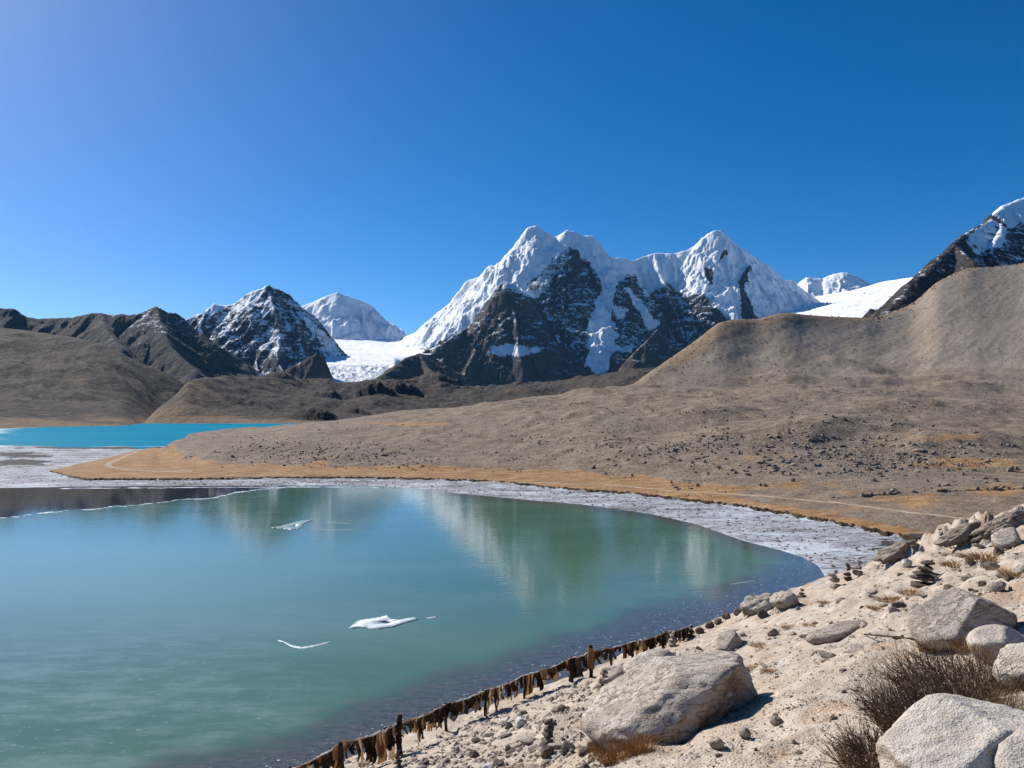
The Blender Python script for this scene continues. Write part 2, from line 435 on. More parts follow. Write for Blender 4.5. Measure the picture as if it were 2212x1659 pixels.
def snow_left(U, V, nz, H, Y, B):
    sn = 0.52 + 0.75 * (nz - 0.66)
    sn = sn + 0.3 * inpoly(U, V, [(500, 670), (578, 612), (545, 660), (528, 672)]) + 0.35 * inpoly(U, V, [(430, 690), (455, 645), (490, 650), (480, 668)])
    sn = sn + 0.25 * inpoly(U, V, [(640, 670), (720, 735), (745, 790), (715, 800), (690, 740), (655, 700)])
    for poly in ([(424, 690), (430, 688), (443, 750), (448, 765), (440, 765)], [(440, 755), (475, 750), (476, 760), (460, 772), (440, 770)],
                 [(466, 765), (472, 765), (515, 812), (505, 815)], [(505, 812), (600, 808), (600, 814), (505, 818)]):
        sn = np.where(inpoly(U, V, poly), 0.8, sn)
    sn = sn - 0.10 * sstep(700, 800, V) - 0.5 * (B > 0.5)
    return np.clip(sn, 0, 1), 0 * U
left_ridges = [
    ([(380, 715, 5350), (401, 689, 5300), (430, 675, 5300), (458, 654, 5320), (482, 658, 5300), (510, 651, 5280), (534, 633, 5250), (558, 624, 5220), (578, 613, 5200),
      (599, 623, 5220), (620, 634, 5250), (627, 643, 5260), (640, 656, 5280), (659, 669, 5300), (682, 693, 5350), (703, 711, 5400), (721, 740, 5450), (732, 761, 5480),
      (739, 779, 5500), (750, 812, 5520)], 1.15, 0),
    ([(578, 613, 5200), (588, 660, 5000), (598, 720, 4750), (606, 780, 4500), (612, 816, 4350)], 1.25, 0),
    ([(510, 651, 5280), (506, 700, 5050), (512, 760, 4800), (520, 812, 4550)], 1.25, 0),
    ([(445, 664, 5300), (420, 720, 5050), (425, 790, 4700)], 1.25, 0),
    ([(620, 634, 5250), (640, 690, 5050), (650, 750, 4800), (655, 800, 4550)], 1.3, 0),
    ([(682, 693, 5350), (690, 740, 5150), (700, 785, 4950)], 1.2, 0),
    ([(558, 624, 5220), (548, 690, 5020), (560, 750, 4760), (555, 808, 4480)], 1.45, 0),
    ([(482, 658, 5300), (470, 720, 5060), (472, 780, 4760)], 1.45, 0),
    ([(590, 815, 4020), (604, 800, 4010), (643, 782, 4000), (679, 765, 4000), (687, 768, 3990), (693, 794, 3980), (706, 826, 3970)], 1.6, 1)]
massif('rocky_snow_peak', 370, 770, 330, 3900, 5800, 220, left_ridges,
       lambda X, Y: 120 + 0.10 * (Y - 3900), 'dark pyramid peak dusted with snow left of the glacier', snow_left, warp=30)

def snow_all(v, ice=0.0):
    def f(U, V, nz, H, Y, B):
        return np.clip(v + 0.5 * (nz - 0.6) - 0.6 * B, 0, 1), ice + 0 * U
    return f
massif('white_peak', 610, 900, 200, 7300, 8900, 120, [
    ([(620, 720, 8500), (640, 690, 8500), (653, 659, 8500), (677, 651, 8500), (703, 638, 8480), (729, 629, 8460), (745, 637, 8470), (773, 646, 8480), (797, 656, 8500), (810, 672, 8500),
      (825, 695, 8500), (841, 716, 8500), (854, 730, 8500), (864, 748, 8480), (885, 775, 8450)], 0.95, 0),
    ([(773, 646, 8480), (785, 690, 8200), (800, 735, 7900)], 1.05, 0.12),
    ([(729, 629, 8460), (718, 670, 8200), (720, 720, 7850)], 1.0, 0),
    ([(677, 651, 8500), (690, 680, 8250), (700, 720, 7900)], 0.9, 0)],
    lambda X, Y: 620 + 0.06 * (Y - 7300), 'rounded white peak behind the glacier saddle', snow_all(0.90), rough=0.7)

massif('distant_snow_peak', 1680, 1960, 170, 8800, 10000, 70, [
    ([(1690, 650, 9700), (1715, 625, 9700), (1731, 609, 9700), (1747, 597, 9700), (1762, 600, 9700), (1781, 600, 9700), (1804, 590, 9680), (1828, 586, 9660), (1851, 592, 9660), (1869, 603, 9680), (1890, 614, 9700), (1940, 645, 9700)], 0.8, 0),
    ([(1828, 586, 9660), (1835, 620, 9350), (1840, 650, 9100)], 0.9, 0), ([(1747, 597, 9700), (1745, 630, 9400)], 0.9, 0)],
    lambda X, Y: 900 + 0 * X, 'small distant white peak behind the brown scree hill', snow_all(0.85), rough=0.6)

massif('snowfield', 1700, 2120, 150, 4300, 8400, 100, [
    ([(1760, 640, 8200), (1850, 625, 7900), (1890, 614, 7500), (1916, 606, 7200), (1958, 600, 6900), (1995, 594, 6600), (2060, 580, 6300), (2130, 560, 6200)], 0.34, 0)],
    lambda X, Y: 520 + 0.09 * (Y - 4300), 'smooth bright snowfield between distant peak and rocky mountain', snow_all(0.95), rough=0.25, flute=0.3)

def snow_right(U, V, nz, H, Y, B):
    sn = 0.26 + 0.55 * (nz - 0.68)
    sn = np.where(inpoly(U, V, [(2150, 458), (2172, 440), (2300, 380), (2300, 480), (2212, 478), (2190, 492), (2172, 470)]), 0.85, sn)
    sn = sn + 0.30 * inpoly(U, V, [(2090, 515), (2150, 470), (2190, 490), (2170, 530), (2120, 548)]) + 0.12 * inpoly(U, V, [(2110, 560), (2212, 480), (2300, 480), (2300, 590), (2130, 580)])
    return np.clip(sn, 0, 1), 0 * U
massif('rocky_mountain', 1860, 2420, 400, 1150, 3000, 220, [
    ([(1890, 700, 1420), (1912, 676, 1480), (1938, 650, 1550), (1961, 630, 1600), (1977, 606, 1650), (2000, 590, 1700), (2013, 574, 1750), (2037, 549, 1800), (2055, 538, 1850), (2068, 524, 1900), (2091, 501, 2000),
      (2117, 488, 2100), (2146, 470, 2200), (2151, 458, 2220), (2172, 441, 2300), (2190, 434, 2350), (2212, 426, 2400), (2300, 385, 2600), (2440, 340, 2900)], 1.0, 0.55),
    ([(2068, 524, 1900), (2085, 545, 1800), (2105, 565, 1700)], 1.1, 0.6),
    ([(2172, 441, 2300), (2170, 490, 2120), (2150, 545, 1900)], 1.2, 0.5)],
    lambda X, Y: 60 + 0.14 * (Y - 900), 'craggy brown mountain with a snowy top at the right edge', snow_right, warp=9.0, rough=0.55, flute=0.55)

def snow_far_ridge(U, V, nz, H, Y, B):
    rock = sstep(760, 700, V) * sstep(150, 320, U) + 0.25
    return np.clip(0.10 + 0.23 * rock + 0.45 * (nz - 0.78), 0, 0.5), 0 * U
massif('dark_ridge', -260, 560, 440, 2700, 4100, 140, [
    ([(-260, 620, 3800), (-120, 640, 3800), (0, 665, 3800), (26, 665, 3800), (52, 682, 3800), (83, 688, 3800), (154, 685, 3790), (193, 675, 3780), (216, 675, 3780), (242, 681, 3780), (263, 677, 3780),
      (276, 680, 3780), (302, 675, 3780), (331, 659, 3780), (357, 672, 3800), (380, 675, 3820), (398, 690, 3850), (420, 722, 3850), (445, 765, 3800), (480, 812, 3750)], 0.8, 0.35),
    ([(331, 659, 3780), (345, 700, 3600), (372, 750, 3400), (420, 800, 3200)], 0.85, 0.25),
    ([(216, 675, 3780), (230, 715, 3550), (260, 750, 3350)], 0.75, 0.5)],
    lambda X, Y: 70 + 0.09 * (Y - 2700), 'long dark rocky ridge on the left skyline', snow_far_ridge, rough=0.6, warp=10, flute=0.8)

massif('speckled_knoll', 780, 1010, 160, 3500, 4900, 100, [
    ([(795, 830, 3700), (810, 820, 3800), (838, 802, 4000), (877, 771, 4300), (903, 763, 4450), (927, 766, 4550), (960, 790, 4500)], 0.75, 0.8),
    ([(903, 763, 4450), (930, 800, 4200), (960, 830, 3950)], 0.7, 1.0)],
    lambda X, Y: 110 + 0.02 * (Y - 3500), 'grey snow-speckled rock knoll below the main mountain', snow_all(0.46), rough=0.7)

# the glacier flowing down between the peaks
A, X, Y = polar((640 - CU) / FPX, (965 - CU) / FPX, 170, 3650, 8600, 200, log=False)
U = CU + FPX * A
gy = np.array([3650, 3800, 4050, 4500, 5200, 6500, 7800, 8250, 8600])
gv = np.array([842, 832, 812, 788, 772, 752, 738, 727, 742])
V = np.interp(Y, gy, gv) + 5 * np.sin((U - 800) / 60) * sstep(4000, 6000, Y) - 3 * sstep(7600, 8200, Y) * sstep(860, 910, U)
V = V - 15 * sstep(850, 920, U) * sstep(5600, 6400, Y)
Z = EYE + (HV - V) / FPX * Y - 600 * sstep(850, 925, U) * sstep(5700, 4800, Y)
icef = sstep(4700, 4300, Y) * sstep(3600, 3750, Y)
Z = Z + icef * 26 * (ridged(X / 60, Y / 45, 4, 31) - 0.6) + 9 * fbm(X / 300, Y / 300, 4, 33) + 2.5 * fbm(X / 40, Y / 60, 3, 35) * (1 - icef)
grid_obj('glacier', X, Y, Z, MMOUNT, {'snow': 0.95 - 0.25 * icef + 0 * X, 'brown': 0 * X, 'ice': 0.9 * icef}, 'bright glacier spilling down between the two mountains')

# ================================================================== hills beyond the turquoise lake
def smooth_rows(Z, n):
    for _ in range(n):
        Z = np.concatenate([Z[:1], 0.25 * Z[:-2] + 0.5 * Z[1:-1] + 0.25 * Z[2:], Z[-1:]])
    return Z
def smooth_cols(Z, n):
    return smooth_rows(Z.T, n).T
uL = np.linspace(-300, 470, 300)
shoreL = curve([(-300, 940), (0, 926), (100, 922), (200, 920.5), (330, 919), (470, 918)])
crestL = curve([(-300, 672), (-150, 690), (0, 709), (36, 711), (91, 719), (182, 732), (221, 742), (260, 763), (312, 787), (351, 800), (390, 823), (420, 850), (440, 880), (470, 915)])
crestLy = curve([(-300, 1600), (0, 1400), (182, 1350), (260, 1330), (351, 1330), (390, 1350), (470, 1380)])
backL = curve([(270, 0), (350, 300), (390, 360), (470, 480)])
def column_sheet(us, ctrl, y0, y1, nr, log=True):
    """ctrl(u) -> (ys, zs) control points of the height profile along one bearing"""
    y = np.geomspace(y0, y1, nr) if log else np.linspace(y0, y1, nr)
    a = (us - CU) / FPX
    Z = np.empty((nr, len(us)))
    for j, u in enumerate(us):
        ys, zs = ctrl(u)
        Z[:, j] = np.interp(y, ys, zs)
    Y = np.repeat(y[:, None], len(us), 1)
    return a[None, :] * Y, Y, Z
def yv(V, z=0.0):
    return (EYE - z) * FPX / (V - HV)
def zv(V, y):
    return EYE + (HV - V) / FPX * y
def ctrlL(u):
    ys = yv(shoreL(u)) + (backL(u) if u > 270 else 0); yc = crestLy(u); zc = zv(crestL(u), yc); zc = max(zc, 1.0)
    q = np.array([0.12, 0.3, 0.5, 0.7, 0.86, 0.96])
    f = np.array([0.05, 0.17, 0.36, 0.60, 0.83, 0.965])
    return np.concatenate([[300, ys - 30, ys], ys + q * (yc - ys), [yc, yc + 60, yc + 500]]), np.concatenate([[-4, -3, 0.1], f * zc, [zc, zc * 0.96, zc * 0.6]])
X, Y, Z = column_sheet(uL, ctrlL, 480, 1800, 200)
Z = smooth_cols(Z, 30)
k = np.clip(Z / 40, 0, 1)
rot = math.radians(38); xr = X * math.cos(rot) + Y * math.sin(rot); yr = -X * math.sin(rot) + Y * math.cos(rot)
crestfade = 1 - 0.75 * np.exp(-((Y - crestLy(CU + FPX * X / Y)) / 60) ** 2)
Z = Z + k * crestfade * (13 * (ridged(yr / 300, xr / 75, 4, 51) - 0.55) + 4.5 * fbm(X / 70, Y / 70, 5, 52)) + 0.25 * fbm(X / 9, Y / 9, 3, 53)
grid_obj('hillside', X, Y, Z, MHILL, {'grass': 0.8 * sstep(14, 2, Z)}, 'dark brown hillside on the left beyond the turquoise lake')

uT = np.linspace(300, 1500, 520)
crestT = curve([(300, 925), (325, 900), (338, 884), (377, 855), (406, 821), (443, 814), (520, 816), (633, 818), (703, 823), (742, 828), (786, 824), (851, 823), (903, 828), (969, 831), (1008, 833),
                (1067, 836), (1104, 832), (1143, 826), (1208, 823), (1260, 817), (1312, 806), (1364, 798), (1403, 797), (1560, 790)])
crestTy = curve([(300, 900), (325, 920), (338, 930), (377, 990), (406, 1040), (443, 1120), (540, 1480), (633, 1900), (786, 2300), (1008, 2300), (1260, 1900), (1403, 1500), (1560, 1400)])
def ctrlT(u):
    ys = yv(914.5); yc = crestTy(u); zc = zv(crestT(u), yc); zc = max(zc, 0.3)
    return ([400, ys - 25, ys, ys + 0.25 * (yc - ys), ys + 0.5 * (yc - ys), ys + 0.75 * (yc - ys), yc, yc + 150, yc + 900],
            [-4, -2.5, 0.1, 0.27 * zc, 0.55 * zc, 0.80 * zc, zc, zc * 0.93, zc * 0.8])
X, Y, Z = column_sheet(uT, ctrlT, 720, 2700, 240)
Z = smooth_cols(Z, 14)
U = CU + FPX * X / Y
yc = crestTy(U); rel = np.clip((Y - yv(914.5)) / (yc - yv(914.5)), 0, 1.3)
k = np.clip(Z / 12, 0, 1) * (1 - 0.85 * np.exp(-((rel - 1) / 0.10) ** 2)) * sstep(340, 520, U)
sc = Y / 1000.0
Z = Z + k * sc * (13 * (ridged(X / 260, Y / 300, 3, 61) - 0.62) + 9 * fbm(X / 130, Y / 190, 4, 62) + 1.6 * fbm(X / 22, Y / 30, 4, 63))
for (bu, bv, by, wu, hz) in [(675, 890, 900, 55, 11), (600, 836, 1750, 75, 16), (800, 858, 1300, 55, 18), (870, 850, 1450, 45, 14), (930, 832, 2000, 85, 24), (700, 862, 1250, 60, 10), (985, 843, 1800, 50, 14),
                             (1010, 862, 1100, 90, 7), (1150, 848, 1150, 90, 9), (540, 870, 1050, 70, 7), (760, 880, 1000, 50, 6), (1230, 838, 1100, 70, 8)]:
    bx = (bu - CU) / FPX * by; wx = wu / FPX * by; wy = wx * 0.9
    q = ((X - bx) / wx) ** 2 + ((Y - by) / np.where(Y < by, wy * 0.55, wy * 1.6)) ** 2
    Z = Z + hz * np.clip(1 - q, 0, 1) ** 0.8 * (1 + 0.35 * fbm(X / 12, Y / 12, 3, 71))
Z = Z + 0.6 * sc * fbm(X / 8, Y / 10, 3, 66)
grid_obj('moraine_hills', X, Y, Z, MHILL, {'grass': 0.9 * sstep(10, 1, Z) + 0.45 * sstep(600, 430, U)}, 'dark hummocky moraine between the turquoise lake and the mountains')

# ================================================================== the far shore of the pond, the grassy spit, the stony rise and the scree hill
uG = np.linspace(-350, 2420, 740)
c_shore = curve([(-420, 1054), (0, 1053), (160, 1050), (640, 1047), (760, 1047), (850, 1050), (1000, 1065), (1150, 1079), (1250, 1087), (1400, 1107), (1500, 1129), (1600, 1164), (1680, 1184), (1730, 1199), (1760, 1216),
                 (1775, 1240), (1785, 1300), (2500, 1300)])
c_turf = curve([(-420, 1020), (105, 1016), (110, 1016), (150, 1027), (190, 1033), (400, 1033), (600, 1030), (800, 1030), (900, 1032), (1050, 1037), (1100, 1040), (1200, 1052), (1370, 1064), (1500, 1079), (1600, 1090),
                (1700, 1107), (1800, 1125), (1900, 1145), (1970, 1160), (2010, 1168), (2100, 1180), (2500, 1200)])
c_turfN = curve([(-420, 1018), (105, 1015.5), (140, 1008), (180, 999), (250, 985), (275, 976), (320, 968), (340, 964), (350, 955)])
c_base = curve([(-420, 1000), (340, 966), (380, 985), (450, 1001), (480, 1004), (700, 1007), (850, 1010), (1000, 1012), (1200, 1018), (1330, 1030), (1420, 1036), (1550, 1050), (1700, 1062), (2000, 1085), (2500, 1110)])
c_crest = curve([(330, 978), (338, 976), (352, 964), (366, 954), (385, 946), (518, 936), (583, 929), (643, 920), (675, 915), (727, 909), (779, 901), (844, 892), (909, 884), (987, 878), (1037, 871), (1094, 866), (1141, 860), (1219, 851), (1271, 841), (1349, 838),
                 (1450, 842), (1560, 840), (1700, 838), (1850, 842), (2000, 850), (2212, 860), (2500, 870)])
c_crestY = curve([(330, 212), (340, 212), (400, 215), (640, 262), (1037, 330), (1350, 420), (1600, 440), (2212, 380), (2500, 380)])
c_top = curve([(1330, 838), (1349, 836), (1382, 817), (1430, 783), (1500, 734), (1551, 693), (1580, 685), (1609, 683), (1635, 685), (1658, 678), (1687, 670.5), (1710, 670), (1736, 674), (1773, 677), (1825, 680), (1877, 682), (1903, 678), (1942, 664),
               (1972, 655), (1998, 632), (2026, 603), (2065, 586), (2099, 571), (2130, 573), (2172, 570), (2212, 565), (2300, 540), (2500, 500)])
c_topY = curve([(1330, 425), (1382, 470), (1550, 575), (1710, 655), (1877, 750), (1972, 900), (2099, 1130), (2212, 1230), (2500, 1400)])
NG = 430
def ctrlG(u):
    y0 = yv(c_shore(u)); yt = yv(c_turf(u), 0.4)
    if u < 338:
        lk = 263.0 + 6 * math.sin(u / 37.0) - 40 * max(0.0, (u - 270) / 70.0)
        if u < 108:
            return [20, y0 - 8, y0, lk, lk + 6, 1300], [-2, -1, 0.06, 0.10, -1.5, -4]
        yn = yv(c_turfN(u), 0.4); m = 0.5 * (yt + yn); h = min(0.95, 0.35 + 0.02 * (yn - yt))
        return [20, y0 - 8, y0, yt - 0.3, yt + 0.5, m, yn - 0.5, yn + 0.3, max(lk, yn + 6), max(lk, yn + 6) + 6, 1300], [-2, -1, 0.06, 0.14, 0.45, h, 0.45, 0.14, 0.10, -1.5, -4]
    yb = max(yv(c_base(u), 1.2), yt + 6); yc = max(c_crestY(u), yb + 20); zc = zv(c_crest(u), yc)
    ym = [yb + (yc - yb) * q for q in (0.2, 0.45, 0.7, 0.88)]
    zm = [1.2 + (zc - 1.2) * q for q in (0.33, 0.60, 0.80, 0.93)]
    ys = [20, y0 - 8, y0, yt - 0.4, yt + 0.6, yb] + ym + [yc]
    zc = max(zc, 0.55)
    zb = min(1.2, 0.45 + 0.75 * max(0.0, min(1.0, (u - 338) / 60.0)))
    zm = [zb + (zc - zb) * q for q in (0.33, 0.60, 0.80, 0.93)]
    zs = [-2, -1, 0.06, 0.16, 0.5, zb] + zm + [zc]
    if u < 1335:
        return ys + [yc + 8 + 32 * min(1, (u - 338) / 120.0), yc + 190, 1300], zs + [zc * 0.93 if u > 400 else 0.1, min(zc * 0.2, -1.5 if u < 700 else 2), -4]
    yT = max(c_topY(u), yc + 5); zT = zv(c_top(u), yT)
    q = [0.2, 0.45, 0.7, 0.88]
    f = [0.13, 0.37, 0.655, 0.87]
    if zT < zc: zT = zc
    return ys + [yc + (yT - yc) * v for v in q] + [yT, yT + 30, yT + 260, 2400], zs + [zc + (zT - zc) * v for v in f] + [zT, zT * 0.985, zT * 0.7, zT * 0.35]
X, Y, Z = column_sheet(uG, ctrlG, 45, 1500, NG)
U = CU + FPX * X / Y
# soften the profile kinks along the bearing
y0 = yv(c_shore(U)); yt = yv(c_turf(U), 0.4)
yb = np.maximum(yv(c_base(U), 1.2), yt + 6)
ycr = np.where(U < 338, 1e4, np.maximum(c_crestY(U), yb + 20)); yT = np.where(U < 1335, 1e4, np.maximum(c_topY(U), ycr + 5))
Z3 = smooth_cols(Z, 3); Z25 = smooth_cols(Z3, 14); wS = sstep(1560, 1640, U) * sstep(150, 260, Y)
Z = Z3 * (1 - wS) + Z25 * wS
Zs = smooth_rows(Z, 8)
hillm = sstep(0, 30, Y - yb) * (U > 338)
Z = Z * (1 - hillm) + Zs * hillm
scree = sstep(-40, 90, Y - ycr + 60 * fbm(X / 60, Y / 60, 4, 80) - 70 * sstep(1600, 1900, U)) * (U > 1335)
onland = sstep(0.0, 0.12, Z)
hm = hillm * onland
topfade = 1 - 0.85 * np.exp(-((Y - yT) / 30) ** 2) * (U > 1335)
Z = Z + hm * (1 - scree) * (0.009 * Y * (fbm(X / 40, Y / 40, 3, 81)) + 0.0016 * Y * fbm(X / 6, Y / 6, 4, 82)) * (1 - 0.6 * np.exp(-((Y - ycr) / 25) ** 2)) * (1 - 0.85 * np.exp(-((Y - ycr) / 70) ** 2) * sstep(950, 700, U))
for (mu, my, wu, wy, hz) in [(1760, 150, 230, 13, 2.0), (1500, 190, 130, 17, 1.9), (2050, 132, 130, 9, 1.2), (1250, 205, 160, 19, 1.7), (900, 188, 140, 14, 1.2), (620, 176, 110, 9, 1.2), (1650, 245, 200, 22, 2.4), (2000, 215, 170, 20, 2.2),
                             (1380, 270, 160, 22, 2.0), (1080, 255, 150, 20, 1.5), (1880, 172, 90, 9, 1.1)]:
    q = ((U - mu) / wu) ** 2 + ((Y - my) / np.where(Y < my, wy * 0.7, wy * 1.5)) ** 2 + 0.5 * fbm(X / 12, Y / 12, 3, 94)
    Z = Z + hm * (1 - scree) * hz * np.exp(-np.maximum(q, 0) ** 1.3)
rot = math.radians(-36); xr = X * math.cos(rot) + Y * math.sin(rot); yr = -X * math.sin(rot) + Y * math.cos(rot)
Z = Z + scree * topfade * (0.5 * fbm(xr / 30, yr / 260, 4, 83) + 0.15 * fbm(X / 90, Y / 90, 3, 84) + 0.55 * fbm(X / 9, Y / 9, 4, 85, 0.65) + 0.6 * (ridged(xr / 40, yr / 300, 3, 92) - 0.66))
Z = Z + onland * (0.05 * fbm(X / 3, Y / 5, 3, 86) + 0.10 * (Y > yt) * fbm(X / 5, Y / 5, 3, 88))
frost = ((Y > y0 - 6) & (Y < yt)).astype(float)
frost = np.where(U < 108, (Y > y0 - 6) & (Y < 275), np.where(U < 338, ((Y > y0 - 6) & (Y < yt)) | ((Y > yv(c_turfN(U), 0.4)) & (Y < 275)), frost)).astype(float)
wet = np.zeros_like(X)
for (wu, wv, ru, rv, s) in [(45, 999, 75, 7, 1), (40, 981, 50, 4, .9), (60, 985, 60, 5, .8), (250, 968, 200, 2.5, .9), (1990, 1180, 120, 20, .75), (1890, 1200, 90, 16, .45)]:
    _, Vv = UVof(X, Y, np.zeros_like(X))
    wet = np.maximum(wet, s * np.clip(1.25 * np.exp(-(((U - wu) / ru) ** 2 + ((Vv - wv) / rv) ** 2)) + 0.55 * fbm(U / 30, Vv / 4, 4, 89), 0, 1) * (np.exp(-(((U - wu) / ru) ** 2 + ((Vv - wv) / rv) ** 2)) > 0.12))
n_e = fbm(X / 7, Y / 10, 4, 90)
grass = sstep(-0.3, 0.8, Y - yt) * np.where(U < 338, (Y < yv(c_turfN(U), 0.4)), sstep(1.08, 0.93, (Y - yt) / (yb - yt) * (0.9 + 0.25 * n_e)))
gp = fbm(X / 40, Y / 60, 4, 91)
patch = np.zeros_like(X)
_, Vz = UVof(X, Y, Z)
for (pu, pv, ru, rv, s) in [(880, 915, 130, 7, .75), (700, 930, 60, 5, .5), (2080, 945, 160, 14, .75), (2100, 1000, 170, 14, .9), (1950, 930, 90, 8, .5), (1650, 985, 130, 14, .55), (1700, 1050, 200, 22, .7), (1950, 1085, 180, 26, .8),
                             (2050, 1130, 180, 40, .85), (1480, 970, 60, 8, .6), (1330, 985, 40, 10, .4), (480, 985, 60, 8, .6), (2150, 1060, 120, 20, .6), (1560, 920, 100, 10, .3)]:
    patch = np.maximum(patch, s * np.exp(-((U - pu) / ru) ** 2 - ((Vz - pv) / rv) ** 2))
grass = grass * (1 - sstep(1450, 1700, U) * sstep(1.0, 5.0, Y - yt) * np.clip(0.55 - 0.9 * gp, 0, 1))
grass = np.clip(np.maximum(grass, patch * (0.75 + 0.7 * gp)), 0, 1) * (1 - scree)
grass = smooth_rows(grass.T, 4).T
lip = 0.85 * np.exp(-((Y - yt + 0.1 - 0.5 * n_e) / (0.011 * Y)) ** 2) * (U > 150)
lip = np.where(U < 338, np.maximum(lip, 0.9 * np.exp(-((Y - yv(c_turfN(U), 0.4)) / 1.2) ** 2) * (U > 108)), lip)
Z = Z + scree * sstep(1880, 1960, U) * np.exp(-((Y - yT) / 45) ** 2) * 5.0 * (ridged(X / 26, Y / 26, 4, 93) - 0.55)
top = scree * sstep(70, 15, yT - Y)
GROUND_U, GROUND_Y, GROUND_Z = uG, np.geomspace(45, 1500, NG), Z
grid_obj('ground', X, Y, Z, MGROUND, {'grass': grass, 'frost': frost, 'wet': wet, 'lip': lip * 0.0, 'scree': scree, 'top': top}, 'stony brown rise and scree hill beyond the frozen pond')
def ground_z(x, y):
    u = CU + FPX * x / y
    fi = np.clip((u - GROUND_U[0]) / (GROUND_U[1] - GROUND_U[0]), 0, len(GROUND_U) - 1.001)
    fj = np.clip(np.log(y / 45.0) / math.log(1500 / 45.0) * (NG - 1), 0, NG - 1.001)
    i = int(fi); j = int(fj); a = fi - i; b = fj - j
    G = GROUND_Z
    return (G[j, i] * (1 - a) + G[j, i + 1] * a) * (1 - b) + (G[j + 1, i] * (1 - a) + G[j + 1, i + 1] * a) * b

# dark peat face where the turf breaks off above the rime
t = NT('peat'); p_ = t.pos()
M_PEAT = t.fin(t.mix(t.ramp(t.noise(p_, 2.0, 4), 0.35, 0.65), (0.018, 0.013, 0.009), (0.07, 0.045, 0.026)), 0.95, t.bump(t.noise(p_, 3.0, 4), 0.8, 0.1), 0.1)
us = np.concatenate([np.linspace(112, 2010, 1100)]); yy = yv(c_turf(us), 0.4)
wob = 0.9 * fbm(us / 30, us * 0, 4, 301) + 0.2 * fbm(us / 5, us * 0, 2, 305); hgt = 0.30 + 0.16 * fbm(us / 9, us * 0 + 3, 3, 303)
rows = []
for (dy, zz) in ((-0.75, -0.05), (-0.35, 0.16), (-0.15, 0.9), (0.5, 1.05), (1.3, 0.6)):
    y_ = yy + wob + dy; rows.append(np.stack([(us - CU) / FPX * y_, y_, (0.12 + hgt * zz) if zz > 0.5 else (0.12 + zz) + 0 * us], -1))
me = new_mesh('turf_bank', np.array(rows).reshape(-1, 3), grid_faces(5, len(us)))
tag(link('turf_bank', me, M_PEAT), 'dark peaty edge of the turf above the frosted shore', kind='structure')

# ================================================================== the sandy bank we stand on
BA, BB, BC = 9.06, 0.302, 0.285
BUMPS = []
def bank_add(U, V, r, h, el=1.0):
    a = (U - CU) / FPX; d = (V - HV) / FPX
    y = (EYE - BA) / (d + BB * a - BC)
    BUMPS.append((a * y, y, r, h, el))
for b in [(1640, 1325, 1.5, .55, 1), (1690, 1320, 1.2, .35, 1), (1545, 1395, .9, .25, 1), (1990, 1210, 2.2, .5, 1.4), (2090, 1180, 3.0, .45, 1.4), (2170, 1160, 3.5, .6, 1.4), (1850, 1300, 1.5, .3, 1.5),
          (1450, 1440, 1.2, .3, 1), (1390, 1450, .9, .3, 1), (1960, 1290, 1.2, .22, 1.6), (1180, 1600, .7, .2, 1), (2120, 1230, 1.4, .3, 1.5), (1790, 1390, .9, .14, 1.4), (1180, 1560, .6, .15, 1)]:
    bank_add(*b)
def bank_z(x, y):
    x = np.asarray(x, float); y = np.asarray(y, float)
    z = BA + BB * x - BC * y
    z = z + 0.22 * fbm(x / 5.5, y / 5.5, 3, 101) + 0.10 * fbm(x / 1.7, y / 1.7, 3, 104)
    # low ledges stepping down the slope
    q = (z + 0.5 * fbm(x / 3.1, y / 3.1, 3, 107)) / 0.55
    z = z + (0.10 + 0.10 * sstep(6, -2, x - 0.15 * y)) * (sstep(0.25, 0.75, q - np.floor(q)) - (q - np.floor(q)))
    z = z + 0.022 * fbm(x / 0.4, y / 0.4, 4, 110, 0.6) + 0.012 * fbm(x / 0.13, y / 0.13, 2, 114)
    bn = 1 + 0.5 * fbm(x / 0.7, y / 0.7, 3, 120)
    for (bx, by, r, h, el) in BUMPS:
        g = np.exp(-(((x - bx) / (r * el)) ** 2 + ((y - by) / r) ** 2))
        z = z + h * g * bn
    return z
A, X, Y = polar(-0.85, 0.85, 580, 2.2, 100, 400)
Z = bank_z(X, Y)
wetb = sstep(0.35, 0.0, Z + 0.2 * fbm(X / 1.2, Y / 1.2, 3, 131))
gb = 0.8 * sstep(0.25, 0.6, fbm(X / 2.6, Y / 2.6, 4, 133) - 0.1 + 0.25 * sstep(25, 60, Y)) + 0.0
grid_obj('bank', X, Y, Z, MSAND, {'wet': wetb, 'grass': gb}, 'pale sandy bank strewn with stones in the foreground')
def bank_hit(U, V):
    """where the sight line through survey mark (U, V) meets the bank"""
    a = (U - CU) / FPX; d = (V - HV) / FPX
    ys = np.geomspace(2.5, 110, 1500)
    f = EYE - d * ys - bank_z(a * ys, ys)
    k = np.argmax(f < 0) if (f < 0).any() else len(ys) - 1
    y = float(ys[k]); return a * y, y, float(bank_z(a * y, y))

